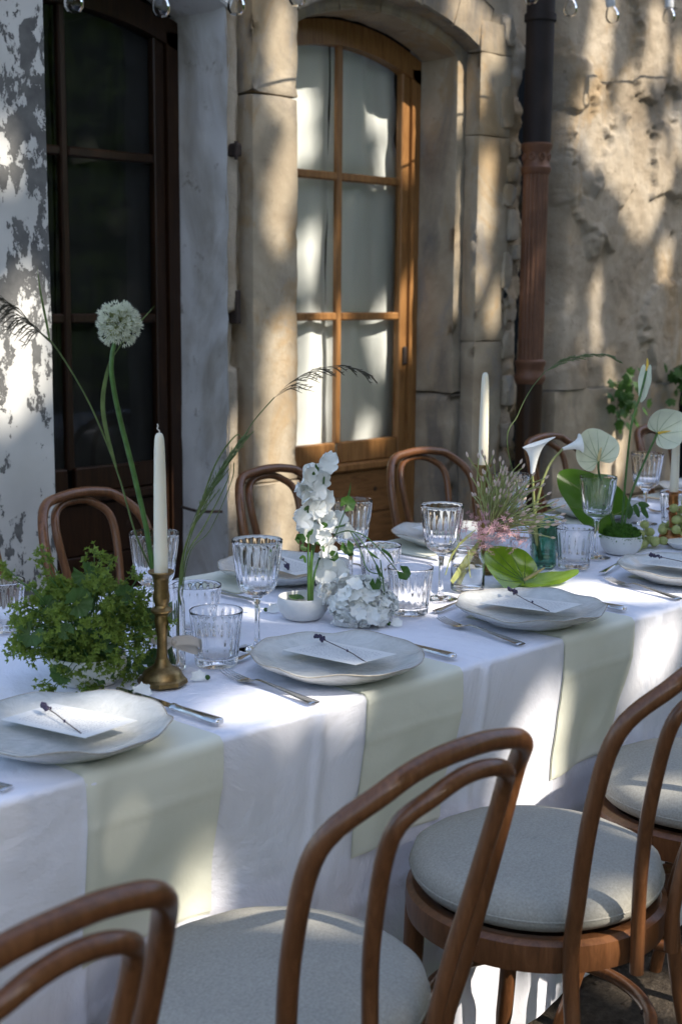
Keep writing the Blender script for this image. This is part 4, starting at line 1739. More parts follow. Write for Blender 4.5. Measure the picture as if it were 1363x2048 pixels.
for p in tips:
    mid = ctr.lerp(p, .55) + Vector((0, 0, .012)) + sph(rnd) * .008
    stm.tube(cat([tuple(ctr + sph(rnd) * .02), tuple(mid), tuple(p)], 3), .0009, 4, caps=False)
    for j in range(rnd.randint(12, 22)):
        e = p + Vector((rnd.gauss(0, .0062), rnd.gauss(0, .0062), rnd.gauss(0, .0055)))
        nn = ((e - hc).normalized() + sph(rnd) * .8).normalized()
        sz = rnd.uniform(.0036, .0058)
        up = nn.orthogonal().normalized()
        s_ = nn.cross(up)
        # small four pointed cup
        vs = [e - nn * sz * .5]
        a0 = rnd.uniform(0, 6)
        for q_ in range(8):
            a = a0 + q_ * math.pi / 4
            r2 = sz * (1.15 if q_ % 2 == 0 else .5)
            vs.append(e + up * (math.cos(a) * r2) + s_ * (math.sin(a) * r2) + nn * (sz * .35 if q_ % 2 == 0 else 0))
        fl.add(vs, [(0, 1 + q_, 1 + (q_ + 1) % 8) for q_ in range(8)])
stm.build('stalks', M['stem'], bq, world=True)['kind'] = 'stuff'
fl.build('florets', M['mantle'], bq, world=True, smooth=False)['kind'] = 'stuff'


def fan_leaf(m, c, nrm, up, r, lobes=9):
    n_ = Vector(nrm).normalized()
    u_ = Vector(up)
    u_ = (u_ - n_ * u_.dot(n_)).normalized()
    s_ = n_.cross(u_)
    c = Vector(c)
    K = lobes * 4
    vs = [c]
    for ring, f in enumerate((.5, 1.0)):
        for k in range(K + 1):
            a = -math.pi * .88 + 1.76 * math.pi * k / K
            rr = r * f * (1 - (.13 * abs(math.cos(a * lobes / 1.76)) if ring else 0))
            pl = .10 * r * f * math.cos(a * lobes * 2 / 1.76)
            vs.append(c + u_ * (math.cos(a) * rr) + s_ * (math.sin(a) * rr) + n_ * (pl * .5 + .22 * rr * f))
    fs = [(0, 1 + k, 2 + k) for k in range(K)]
    for k in range(K):
        fs.append((1 + k, K + 2 + k, K + 3 + k, 2 + k))
    m.add(vs, fs)


for (px, py, dn, r_) in ((155, 1205, -.06, .024), (120, 1350, -.05, .018), (60, 1270, -.03, .022), (250, 1190, -.03, .018), (215, 1290, -.06, .015), (290, 1240, -.02, .022), (130, 1262, -.06, .014), (330, 1225, .01, .020), (95, 1210, -.02, .016), (205, 1345, -.05, .020), (245, 1330, -.04, .015), (310, 1330, -.02, .019), (170, 1150, .0, .022), (285, 1350, -.03, .018)):
    q = aty(px, py, c0.y + dn)
    q.z = max(q.z, TZ + .02)
    m = MB()
    fan_leaf(m, q, (rnd.uniform(-.6, -.1), -1, rnd.uniform(.1, .9)), (rnd.uniform(-1, 1), 0, rnd.uniform(-1, 1)), r_)
    m.build('leaf', M['mantle_leaf'], bq, world=True, angle=180)

# ------------------------------------------------------------------ slim vase with the tall allium and grasses
b = at(350, 1343, TZ)
nv = b.y
vs_ = emp('bud_vase', (b.x, b.y, TZ + .003), 'slim ribbed clear glass vase behind the dark candlestick', 'vase')
m = MB()
prof_o = [(.0005, .001), (.0155, .0005), (.0168, .003), (.0168, .10), (.0160, .112), (.0120, .124), (.0118, .132), (.0140, .137)]
prof_i = [(.0128, .137), (.0105, .131), (.0105, .125), (.0142, .110), (.0150, .10), (.0150, .008), (.0005, .007)]
m.lathe(prof_o + prof_i, 60, mod=lambda a, i: ((1 + .05 * (abs(math.sin(a * 9)) - .6), 0) if 1 < i < 5 else (1, 0)))
m.build('glass', M['glass'], vs_, angle=50)
# ribbon bow tied round it
bw = emp('ribbon_bow', tuple(aty(346, 1283, nv - .022)), 'ivory silk ribbon bow tied before the slim glass vase', 'ribbon')
cb = aty(346, 1283, nv - .022)
for (pp, w_) in (([(346, 1283), (325, 1276), (303, 1278), (312, 1284), (346, 1285)], .0050), ([(346, 1283), (375, 1280), (400, 1288), (392, 1300), (346, 1286)], .0075), ([(346, 1285), (332, 1300), (318, 1325), (312, 1338)], .0035), ([(346, 1285), (356, 1305), (352, 1330), (345, 1345)], .0035)):
    m = MB()
    pth = cat(poly(pp, nv - .022, [0, -.004, -.002, .004, .002][:len(pp)]), 5)
    P = [Vector(p) for p in pth]
    vv = []
    for i, p in enumerate(P):
        d = (P[min(i + 1, len(P) - 1)] - P[max(i - 1, 0)]).normalized()
        s_ = d.cross(Vector((.5, -.8, .1))).normalized()
        vv += [p - s_ * w_, p + s_ * w_]
    m.add(vv, [(2 * i, 2 * i + 1, 2 * i + 3, 2 * i + 2) for i in range(len(P) - 1)])
    m.build('ribbon_loop', M['ribbon'], bw, world=True, angle=180)
m = MB()
m.ball(tuple(cb), .006, 8, 6)
m.build('knot', M['ribbon'], bw, world=True)

rnd = random.Random(5)
al = emp('white_allium', (b.x, b.y, TZ + .02), 'tall white allium with one round flower head on a curved stem', 'flower')
m = MB()
pth = cat(poly([(345, 1325), (326, 1230), (305, 1130), (290, 1045), (262, 925), (238, 830), (224, 755), (224, 710), (231, 678)], nv), 6)
m.tube(pth, [.0046 - .0014 * i / len(pth) for i in range(len(pth))], 10)
m.build('stem', M['stem'], al, world=True, angle=180)
hc2 = aty(237, 648, nv)
m, p2 = MB(), MB()
for k in range(300):
    d = sph(rnd, -.92)
    R_ = .0278 * rnd.uniform(.72, 1.14)
    e = hc2 + d * R_
    p2.tube([tuple(hc2 + d * .008), tuple(e)], .0005, 4, caps=False)
    up = d.orthogonal().normalized()
    s_ = d.cross(up)
    a0 = rnd.uniform(0, 6)
    for q in range(6):
        a = a0 + q * math.pi / 3
        o1 = up * math.cos(a) + s_ * math.sin(a)
        o2 = d.cross(o1)
        L = rnd.uniform(.0050, .0072)
        m.add([e, e + o1 * L * .5 + o2 * .0009 + d * .0030, e + o1 * L * .75 + d * .0066, e + o1 * L * .5 - o2 * .0009 + d * .0030], [(0, 1, 2, 3)])
hd = m.build('flower_head', M['allium'], al, world=True, smooth=False)
hd['kind'] = 'stuff'
p2.build('pedicels', M['stem2'], hd, world=True)

gr = emp('grass_spray', (b.x + .004, b.y + .004, TZ + .02), 'tall grass stem with a drooping plume reaching the white pier', 'grass stem')
m = MB()
pth = cat(poly([(350, 1325), (318, 1180), (272, 1070), (240, 960), (205, 865), (165, 780), (112, 695), (85, 668)], nv + .006), 6)
m.tube(pth, [.0018 - .0007 * i / len(pth) for i in range(len(pth))], 7)
blade(m, cat(poly([(100, 682), (92, 640), (82, 590), (74, 532)], nv + .006), 5), .0022)
blade(m, cat(poly([(232, 935), (210, 850), (206, 790), (220, 725), (235, 700)], nv + .004, [0, 0, .004, .006, .01]), 5), .0040)
blade(m, cat(poly([(235, 700), (255, 668), (285, 638), (310, 610)], nv + .016), 5), .0014)
m.build('stem', M['grass'], gr, world=True, angle=180)
m = MB()
plume(m, cat(poly([(110, 695), (70, 655), (25, 612), (-25, 585)], nv + .006), 8), 34, .075, 1.1, rnd, Vector((-.3, .1, -.1)), .0005)
m.build('plume', M['plume'], gr, world=True)

gr = emp('grass_spray', (b.x + .008, b.y + .006, TZ + .02), 'fine grasses leaning right of the candle with a dark plume over the sunlit stone', 'grass stem')
m = MB()
for (pp, w_) in (([(352, 1325), (362, 1130), (395, 1030), (430, 930), (470, 872), (488, 878)], .0018), ([(352, 1325), (366, 1120), (400, 1020), (440, 950), (478, 885), (488, 875)], .0016), ([(352, 1325), (368, 1130), (410, 1050), (455, 960), (462, 920)], .0014)):
    blade(m, cat(poly(pp, nv + .008), 6), w_)
m.tube(cat(poly([(352, 1325), (372, 1110), (415, 1000), (470, 905), (505, 845), (548, 795)], nv + .01), 6), .0010, 6)
m.tube(cat(poly([(352, 1325), (375, 1120), (420, 1060), (462, 965), (468, 925)], nv + .01), 6), .0008, 6)
m.build('stem', M['grass'], gr, world=True, angle=180)
m = MB()
plume(m, cat(poly([(545, 798), (580, 765), (630, 738), (690, 733), (738, 750)], nv + .01), 8), 30, .072, .55, rnd, Vector((.5, -.3, -.25)), .0005)
m.build('plume', M['plume'], gr, world=True)
m = MB()
plume(m, cat(poly([(372, 1075), (400, 1010), (440, 940), (480, 880)], nv + .012), 8), 34, .075, .0, rnd, Vector((.4, -.2, .1)), .00055)
m.build('plume', M['grass'], gr, world=True)

# ------------------------------------------------------------------ low bowl with the white flower spike
rnd = random.Random(21)
b = at(613, 1240, TZ)
b.y += .01
nb = b.y
bo = emp('flower_bowl', (b.x, b.y, TZ + .003), 'small matt white bowl holding upright flower stems', 'bowl')
bowl(bo, (b.x, b.y, TZ + .003), .0485, .042, M['ceramic'])
m = MB()
for k in range(9):
    a = rnd.uniform(0, 6.28)
    leafshape(m, (b.x + .02 * math.cos(a), b.y + .02 * math.sin(a), TZ + .034), (0, -.3, 1), (math.cos(a), math.sin(a), .2), .028, .02)
m.build('leaves', M['leaf'], bo, world=True)
sp = emp('white_flower_spike', (b.x, b.y, TZ + .03), 'upright spike of ruffled white sweet pea like blossoms', 'flower')
m = MB()
for pp in ([(618, 1215), (620, 1130), (628, 1060), (632, 1000), (622, 988)], [(622, 1215), (624, 1120), (640, 1040), (648, 950)], [(616, 1215), (616, 1100), (618, 1040), (625, 960)], [(624, 1215), (628, 1150), (650, 1090), (662, 1060), (690, 1050)]):
    m.tube(cat(poly(pp, nb - .004), 6), .0019, 7)
m.build('stem', M['stem'], sp, world=True, angle=180)
cl = [(658, 925, 1.1), (640, 940, .9), (612, 948, 1.25), (645, 960, 1.1), (604, 976, 1.2), (634, 984, 1.1), (616, 1002, 1.3), (648, 1000, 1.2), (632, 1018, 1.2), (604, 1040, 1.3), (650, 1040, 1.3), (676, 1046, 1.25), (620, 1064, 1.2), (645, 1072, .9), (652, 1094, 1.25), (648, 1140, 1.5), (668, 1142, 1.5), (640, 1118, .8), (690, 1062, .9), (662, 1165, 1.2), (645, 1170, 1.0)]
for (px, py, s) in cl:
    p = aty(px, py, nb - .006 + rnd.uniform(-.018, .014))
    m = MB()
    face = Vector((rnd.uniform(-1.0, .1), -1, rnd.uniform(-.3, .6)))
    for q in range(5):
        a = q * 1.2566 + rnd.uniform(-.4, .4)
        up = Vector((math.cos(a) * .8, math.cos(a) * .45, math.sin(a)))
        petal(m, p, face + sph(rnd) * .5, up, .0205 * s, .17, rnd.random(), 1.35, .28, 5)
    m.build('blossom', M['petal'], sp, world=True, angle=180)
for (px, py) in ((634, 942), (640, 1000), (655, 1050), (620, 1070), (600, 1095), (605, 1080), (645, 1090), (618, 1012), (695, 1110), (665, 1110), (608, 1112)):
    p = aty(px, py, nb - .024)
    m = MB()
    for q in range(3):
        leafshape(m, p, (rnd.uniform(-.6, .3), -1, rnd.uniform(-.2, .5)), sph(rnd), .014, .007)
    m.build('calyx', M['leaf'], sp, world=True)
vn = emp('trailing_leaves', (b.x + .02, b.y, TZ + .04), 'thin arching stems with scalloped green leaves above the hydrangea', 'foliage')
m = MB()
arc = [[(665, 1070), (695, 1062), (725, 1070), (755, 1095), (792, 1140)], [(665, 1070), (700, 1062), (728, 1090), (752, 1130), (760, 1160)], [(700, 1062), (720, 1100), (735, 1140), (765, 1150)], [(668, 1075), (690, 1020), (695, 1000)], [(760, 1120), (764, 1150), (768, 1190)]]
for pp in arc:
    m.tube(cat(poly(pp, nb, [-.02 - .125 * max(0, min(1, (q_[0] - 665) / 90)) for q_ in pp]), 6), .0011, 6)
blade(m, cat(poly([(762, 1098), (778, 1110), (788, 1128)], nb - .145), 4), .0035)
blade(m, cat(poly([(735, 1102), (748, 1112), (758, 1118)], nb - .145), 4), .0025)
blade(m, cat(poly([(752, 1130), (758, 1145), (768, 1158)], nb - .145), 4), .0040)
blade(m, cat(poly([(692, 1002), (698, 985), (701, 965)], nb - .022), 4), .0028)
m.build('stem', M['stem'], vn, world=True, angle=180)
for (px, py, r_, up) in ((694, 1008, .016, (.3, 0, .2)), (693, 1095, .014, (.2, 0, -1)), (806, 1146, .0145, (.6, 0, -.6)), (750, 1168, .012, (0, 0, -1)), (600, 1078, .011, (0, 0, 1)), (666, 1112, .011, (1, 0, 0))):
    m = MB()
    fan_leaf(m, aty(px, py, nb - .024 - .125 * max(0, min(1, (px - 665) / 90))), (-.5, -1, .35), up, r_, 5)
    m.build('leaf', M['ivy'], vn, world=True, angle=180)

# hydrangea cluster lying on the cloth
hy = at(716, 1252, TZ)
hy.y += .012
hr = emp('hydrangea', (hy.x, hy.y, TZ + .003), 'cluster of white hydrangea florets lying on the cloth by the small bowl', 'flower')
hcn = Vector((hy.x, hy.y, TZ + .047))
k = 0
for i in range(140):
    d = sph(rnd, -.8)
    k_ = 1 + .55 * fbm(d.x * 1.6, d.y * 1.6, d.z * 1.6 + 4, 2)
    p = hcn + Vector((d.x * .050, d.y * .046, d.z * .042)) * k_
    if i % 3 == 0:
        p = hcn + Vector((.020, -.026, -.014)) + Vector((d.x * .036, d.y * .034, d.z * .032)) * k_
    if p.z < TZ + .006:
        p.z = TZ + .006
    m = MB()
    up0 = d.orthogonal().normalized()
    s_ = d.cross(up0)
    a0 = rnd.uniform(0, 1.5)
    for q in range(4):
        a = a0 + q * math.pi / 2 + rnd.uniform(-.15, .15)
        petal(m, p, d * 1.0 + sph(rnd) * .35, up0 * math.cos(a) + s_ * math.sin(a), rnd.uniform(.0150, .0215), .16, rnd.random(), 1.3, .22, 4)
    for q_ in range(len(m.v)):
        if m.v[q_][2] < TZ + .002:
            m.v[q_] = (m.v[q_][0], m.v[q_][1], TZ + .002)
    m.build('floret', M['petal'], hr, world=True, angle=180)
m = MB()
m.ball(tuple(hcn - Vector((0, 0, .006))), .036, 14, 9, .92)
m.build('core', M['petal'], hr, world=True)

# fallen blossoms on the cloth
for i, ((px, py), lab, sz) in enumerate((((284, 1388), 'fallen white blossom beside the foot of the dark candlestick', .017), ((397, 1358), 'fallen white blossom with a green calyx below the front tumbler', .014), ((793, 1250), 'fallen white blossom in front of the hydrangea cluster', .013), ((546, 1222), 'fallen white blossom left of the small white bowl', .015))):
    p = at(px, py, TZ + .004)
    o = emp('fallen_blossom', (p.x, p.y, TZ + .003), lab, 'blossom', 'fallen blossoms on the cloth')
    m = MB()
    for q in range(5):
        a = q * 1.2566 + i
        petal(m, (p.x, p.y, TZ + .006), (-.5, -.7, .75), (math.cos(a), math.sin(a) * .5, .55 + .5 * math.sin(a)), sz, .14, rnd.random(), 1.1, .25, 4)
    m.v = [(x, y, max(z, TZ + .003)) for x, y, z in m.v]
    m.build('petals', M['petal'], o, world=True, angle=180)
    m = MB()
    s = 1 if i == 1 else -1
    m.ball((p.x + s * .010, p.y - s * .010, TZ + .0065), .0042, 8, 6)
    m.build('calyx', M['leaf'], o, world=True)

# ------------------------------------------------------------------ jar with the pink allium
rnd = random.Random(33)
b = at(934, 1183, TZ)
jr = emp('glass_jar', (b.x, b.y, TZ + .003), 'clear glass jar of water holding the pink allium', 'jar')
m = MB()
m.lathe([(.0005, .001), (.031, .0005), (.0345, .003), (.035, .008), (.035, .062), (.033, .070), (.0275, .077), (.0270, .082), (.0290, .086), (.0285, .090)] +
        [(.0268, .090), (.0255, .082), (.0262, .076), (.0312, .068), (.0330, .060), (.0330, .010), (.030, .006), (.0005, .0055)], 48)
m.build('glass', M['glass'], jr, angle=60)
m = MB()
m.lathe([(.0005, .0068), (.029, .0070), (.0322, .0105), (.0322, .050), (.0005, .050)], 40)
m.build('water', M['water'], jr, angle=50)
pk = emp('pink_allium', (b.x, b.y, TZ + .02), 'spiky exploding pink allium with long green stalks in the jar', 'flower')
nb = b.y
hc3 = aty(978, 1062, nb - .012)
m = MB()
m.tube(cat([(b.x - .012, b.y + .01, TZ + .016), (b.x, b.y, TZ + .06), tuple(hc3.lerp(Vector((b.x, b.y, TZ + .08)), .5)), tuple(hc3)], 6), .0045, 10)
m.build('stem', M['stem2'], pk, world=True, angle=180)
stk, bud, star = MB(), MB(), MB()
axis = (aty(1020, 1000, nb - .02) - hc3).normalized()
for k in range(260):
    d = (sph(rnd) + axis * .85 + Vector((.16, -.14, .24))).normalized()
    long = rnd.random() < .5
    L = rnd.uniform(.075, .165) if long else rnd.uniform(.025, .06)
    if d.z < -.25:
        L *= .55
    e = hc3 + d * L
    if e.z < TZ + .01:
        continue
    bend = sph(rnd) * L * .10 + Vector((0, 0, .06 * L))
    (stk if long else star).tube(cat([tuple(hc3 + d * .004), tuple(hc3 + d * L * .55 + bend), tuple(e)], 3), .00125 if long else .0007, 5, caps=False)
    if long:
        bud.tube([tuple(e - d * .002), tuple(e + d * .002), tuple(e + d * .006), tuple(e + d * .010)], [.0012, .0026, .0024, .0008], 6)
for k in range(190):
    d = (sph(rnd) + Vector((-.1, -.35, -.10))).normalized()
    e = hc3 + Vector((d.x * .092, d.y * .092, d.z * .052)) * rnd.uniform(.35, 1.08) + Vector((0, 0, .004))
    up = d.orthogonal().normalized()
    s_ = d.cross(up)
    for q in range(6):
        a = q * math.pi / 3 + k
        o1 = (up * math.cos(a) + s_ * math.sin(a) + d * .35).normalized()
        o2 = d.cross(o1)
        L = rnd.uniform(.0065, .0105)
        star.add([e - o2 * .0006, e + o1 * L * .5 - o2 * .0011, e + o1 * L, e + o1 * L * .5 + o2 * .0011], [(0, 1, 2, 3)])
stk.build('stalks', M['stem2'], pk, world=True)['kind'] = 'stuff'
bud.build('buds', M['bud'], pk, world=True)['kind'] = 'stuff'
star.build('florets', M['pink'], pk, world=True, smooth=False)['kind'] = 'stuff'
m = MB()
blade(m, cat(poly([(902, 1165), (920, 1140), (942, 1105), (955, 1088)], nb - .006), 5), .008)
m.build('leaf', M['stem2'], pk, world=True, angle=180)
m = MB()
for pp in ([(905, 1110), (925, 1080), (950, 1060)], [(898, 1125), (915, 1090), (945, 1068)], [(890, 1150), (905, 1105), (935, 1075)], [(935, 1100), (937, 1130), (940, 1155)]):
    m.tube(cat(poly(pp, nb - .03), 5), .0011, 5)
m.build('drooping_stalk', M['stem2'], pk, world=True)

# ------------------------------------------------------------------ green glass vase with calla lilies
b = at(1086, 1136, TZ)
gv = emp('green_glass_vase', (b.x, b.y, TZ + .003), 'emerald green embossed glass vase holding calla lilies', 'vase')
m = MB()
HV = .112
prof_o = [(.0005, .001), (.024, .0005), (.0268, .003)] + [(.0272, .006 + .088 * i / 22) for i in range(23)] + [(.0262, .098), (.021, .105), (.0195, HV)]
prof_i = [(.0172, HV), (.0182, .104), (.0232, .096), (.0245, .09), (.0245, .008), (.0005, .007)]


def vmod(a, i):
    if 3 <= i <= 25:
        return (1 + .055 * max(0, math.cos(a * 14 + (i % 2) * math.pi)) * (1 if i % 2 else .9), 0)
    return (1, 0)


m.lathe(prof_o + prof_i, 84, mod=vmod)
m.build('glass', M['gglass'], gv, angle=60)
nb = b.y


def calla(px_base, path, throat, facing, L, label, roll=0.0):
    """calla lily: stem, rolled funnel spathe, yellow spadix"""
    root = emp('calla_lily', tuple(aty(px_base[0], px_base[1], nb)), label, 'flower', 'white calla lilies')
    m = MB()
    P = cat(poly(path, nb), 6)
    m.tube(P, [.0036 - .0010 * i / len(P) for i in range(len(P))], 9)
    m.build('stem', M['stem2'], root, world=True, angle=180)
    base = Vector(P[-1])
    ax = (aty(throat[0], throat[1], nb + throat[2]) - base).normalized()
    f_ = Vector(facing)
    f_ = (f_ - ax * f_.dot(ax)).normalized()
    s_ = ax.cross(f_)
    m = MB()

    def q(u, v):
        a = -math.pi * 1.06 + 2.12 * math.pi * u
        back = .5 + .5 * math.cos(a)          # 1 on the side of the pointed tip
        r = L * (.045 + .10 * v + .07 * v ** 3) * (1 + .06 * (abs(a) / math.pi) ** 4)
        h = L * v * (.66 + .30 * back)
        curl = L * .10 * v ** 6
        tipx = L * .16 * back ** 5 * v ** 5
        return base + ax * (h - curl * .5 + tipx * .5) + (-f_ * math.cos(a) + s_ * math.sin(a)) * (r + curl) - f_ * tipx
    m.grid(q, 28, 12)
    m.build('spathe', M['petal'], root, world=True, angle=180)
    m = MB()
    m.tube([tuple(base + ax * L * .18), tuple(base + ax * L * .45), tuple(base + ax * L * .62)], [.0025, .003, .0016], 8)
    m.build('spadix', M['yellow'], root, world=True, angle=180)


calla((1086, 1120), [(1082, 1120), (1070, 1050), (1066, 985), (1064, 948)], (1074, 870, 0), (-.6, .35, 0), .088, 'upright calla lily bud with a narrow cream funnel')
calla((1086, 1120), [(1080, 1120), (1068, 1050), (1078, 985), (1098, 930), (1124, 898)], (1175, 882, -.02), (-.6, -.75, -.1), .070, 'open calla lily turned sideways in front of the round pale anthurium')
gg = emp('grass_spray', tuple(aty(1086, 1125, nb)), 'tall thin grass with a plume bending over above the drainpipe foot', 'grass stem')
m = MB()
m.tube(cat(poly([(1080, 1120), (1015, 900), (1035, 830), (1060, 780), (1090, 742)], nb + .01), 6), .0011, 6)
m.build('stem', M['grass'], gg, world=True, angle=180)
m = MB()
plume(m, cat(poly([(1088, 745), (1120, 722), (1170, 710), (1210, 710), (1238, 726)], nb + .01), 8), 34, .05, .1, rnd, Vector((.5, -.4, -.05)), .0008)
m.build('plume', M['grass'], gg, world=True)


# ------------------------------------------------------------------ anthuriums
def heart(c, nrm, tip, size, mat, vein, label, name='anthurium', stem=None, stem_n=0, sp_mat=None, sp_dir=None, sp_len=.5, cup=.15, wide=1.0, cat_='flower', group='anthurium flowers', fold=0.0, veins=7, stem_r=.0028):
    """heart shaped spathe with veins, spadix and stem; c = attachment point"""
    c = Vector(c)
    n_ = Vector(nrm).normalized()
    t_ = Vector(tip)
    t_ = (t_ - n_ * t_.dot(n_)).normalized()
    s_ = n_.cross(t_)
    root = emp(name, c, label, cat_, group)

    def out(a):
        # heart outline, a=0 at the tip
        ca = math.cos(a)
        x = .5 * wide * math.sin(a) * (1 + .16 * (1 - ca))
        y = .34 + .66 * ca
        aa = abs(((a + math.pi) % (2 * math.pi)) - math.pi)
        y += .30 * math.exp(-((aa - math.pi) / .28) ** 2)
        if ca > .6:
            y += .10 * (ca - .6) / .4
        return x, y
    m = MB()
    K, Rr = 44, 8

    def q(u, v):
        a = 2 * math.pi * u
        x, y = out(a)
        x, y = x * v, y * v
        z = cup * (x * x * 1.4 + .35 * y * y) + fold * abs(x) + .012 * math.sin(a * 7) * v * v + .008 * math.sin(a * 3 + 1) * v
        return c + s_ * (x * size) + t_ * (y * size) + n_ * (z * size)
    m.grid(lambda u, v: q(u, max(v, .001)), K, Rr)
    sp_ = m.build('spathe' if cat_ == 'flower' else 'leaf_blade', mat, root, world=True, angle=180)
    if vein:
        mv = MB()
        for k in range(veins):
            a = (k - (veins - 1) / 2) / ((veins - 1) / 2) * 2.6
            pts = []
            for i in range(9):
                v = i / 8 * .96
                aa = a * (1 - .30 * v * (1 - abs(a) / 4))
                p = q((aa / (2 * math.pi)) % 1.0, v)
                pts.append(tuple(p + n_ * .0004))
            mv.tube(pts, [.0009 * (1 - .7 * i / 8) for i in range(9)], 5)
        mv.build('veins', vein, sp_, world=True)
    if sp_mat:
        d = Vector(sp_dir).normalized()
        mm = MB()
        mm.tube(cat([tuple(c), tuple(c + d * size * sp_len * .5), tuple(c + d * size * sp_len + n_ * .004)], 4), [.0030, .0034, .0034, .0034, .0033, .0031, .0028, .0024, .0014], 10)
        mm.build('spadix', sp_mat, root, world=True, angle=180)
    if stem:
        mm = MB()
        P = cat(poly(stem, stem_n) + [tuple(c)], 6)
        mm.tube(P, stem_r, 8)
        mm.build('stem', M['stem'], root, world=True, angle=180)
    return root


b = at(1240, 1108, TZ)
nb = b.y
mb = emp('moss_bowl', (b.x, b.y, TZ + .003), 'white bowl heaped with bright green moss', 'bowl')
bowl(mb, (b.x, b.y, TZ + .003), .050, .044, M['ceramic'])
m = MB()
for k in range(1500):
    d = sph(rnd, 0.0)
    p = Vector((b.x + d.x * .044, b.y + d.y * .044, TZ + .038 + d.z * .030)) + sph(rnd) * .003
    leafshape(m, p, (d + sph(rnd) * .9), d + sph(rnd) * .6, rnd.uniform(.006, .011), .0028)
m.build('moss', M['moss'], mb, world=True, smooth=False)['kind'] = 'stuff'
m = MB()
m.ball((b.x, b.y, TZ + .038), .041, 16, 8, .72)
m.build('soil', M['moss'], mb, world=True)

heart(aty(1196, 921, nb - .01), (-.75, -1, .25), (-.25, .0, .55), .069, M['spathe'], M['spathe_vein'], 'round pale green veined anthurium facing forward', stem=[(1238, 1085), (1215, 1010), (1198, 950)], stem_n=nb + .004, sp_mat=M['spadix'], sp_dir=(-.35, -.35, .8), sp_len=.52, wide=1.3, cup=.32, veins=9)
heart(aty(1292, 742, nb), (-.9, .25, .1), (-.02, -.02, -1), .068, M['spathe'], None, 'slim pale anthurium turned edge on at the top of a tall stem', stem=[(1240, 1085), (1250, 960), (1262, 850), (1280, 790)], stem_n=nb, sp_mat=M['yellow'], sp_dir=(.5, .2, .8), sp_len=.5, wide=.55, cup=.2)
heart(aty(1314, 866, nb - .005), (-.8, -1, .2), (.45, .1, .1), .070, M['spathe'], M['spathe_vein'], 'cream anthurium with a yellow spadix before the distant candle', stem=[(1242, 1085), (1258, 1000), (1285, 930)], stem_n=nb, sp_mat=M['yellow'], sp_dir=(.75, -.5, .12), sp_len=.6, wide=1.2, cup=.35, veins=7)
heart(aty(1225, 1030, nb + .03), (-.6, -1, .25), (-.62, .30, .58), .150, M['bigleaf'], M['stem2'], 'large glossy green heart shaped anthurium leaf behind the goblet', name='anthurium_leaf', stem=[(1236, 1090), (1230, 1060)], stem_n=nb + .03, wide=.72, cup=-.25, cat_='leaf', group='anthurium leaves', fold=.16, veins=5)
vn = emp('trailing_leaves', (b.x + .02, b.y, TZ + .06), 'drooping dark green leaflets beside the tall anthurium stems', 'foliage')
m = MB()
m.tube(cat(poly([(1245, 1085), (1250, 1040), (1262, 1015), (1280, 1005), (1285, 1020)], nb + .01), 5), .0012, 6)
for (px, py, up) in ((1262, 1012, (-.5, 0, -1)), (1275, 1008, (1, 0, -.3)), (1282, 1012, (.4, 0, -1)), (1268, 1008, (.2, 0, -1))):
    leafshape(m, aty(px, py, nb + .006), (-.4, -1, .5), up, .034, .017)
m.build('leaves', M['leaf'], vn, world=True, angle=180)

# green anthurium lying on the cloth behind the third plate
p = at(1046, 1172, TZ)
heart((p.x, p.y, TZ + .012), (-.35, -.95, .75), (-.62, .75, .5), .094, M['gspathe'], M['stem'], 'glossy lime green anthurium flower lying on the cloth behind the third plate', name='anthurium', sp_mat=M['tan_spadix'], sp_dir=(.85, -.35, .42), sp_len=.56, wide=1.0, cup=.35, veins=9)
heart((p.x + .004, p.y - .004, TZ + .006), (-.1, -.35, 1), (.86, -.5, .12), .105, M['gspathe'], None, 'curled green spathe tip lying beside the lime green anthurium', name='anthurium', wide=.45, cup=.7)
q_ = at(1115, 1165, TZ)
o = emp('fallen_blossom', (q_.x, q_.y, TZ + .003), 'fallen white blossom resting in the curl of the lime green anthurium', 'blossom', 'fallen blossoms on the cloth')
m = MB()
for q in range(6):
    a = q * 1.05
    petal(m, (q_.x, q_.y + .012, TZ + .012), (-.5, -.7, .75), (math.cos(a), math.sin(a) * .5, .55 + .5 * math.sin(a)), .017, .14, rnd.random(), 1.1, .25, 4)
m.build('petals', M['petal'], o, world=True, angle=180)

# ------------------------------------------------------------------ grapes
def grapes(c, spread, count, r, label, seed, hang=0.0):
    rr = random.Random(seed)
    root = emp('grape_bunch', c, label, 'grapes', 'bunches of green grapes')
    placed = []
    tries = 0
    while len(placed) < count and tries < 4000:
        tries += 1
        p = Vector((c[0] + rr.gauss(0, .5) * spread[0], c[1] + rr.gauss(0, .5) * spread[1], c[2] + r * .95 + abs(rr.gauss(0, .6)) * spread[2]))
        if all((p - q).length > r * 1.75 for q in placed):
            placed.append(p)
    me = None
    for p in placed:
        if me is None:
            m = MB()
            m.ball((0, 0, 0), r, 16, 11, 1.08)
            o = m.build('grape', M['grape'], root, angle=180)
            me = o.data
        else:
            o = bpy.data.objects.new('grape', me)
            COL.objects.link(o)
            o.parent = root
        o.location = p - Vector(c)
        o.rotation_euler = (rr.uniform(0, 3), rr.uniform(0, 3), 0)
        o.scale = (1, 1, 1)
    m = MB()
    top = Vector((c[0], c[1], c[2] + spread[2] + r))
    for p in placed[::2]:
        m.tube(cat([tuple(top), tuple((top + p) / 2 + Vector((0, 0, .004))), tuple(p)], 3), .0009, 5)
    m.build('stalk', M['stem2'], root, world=True)


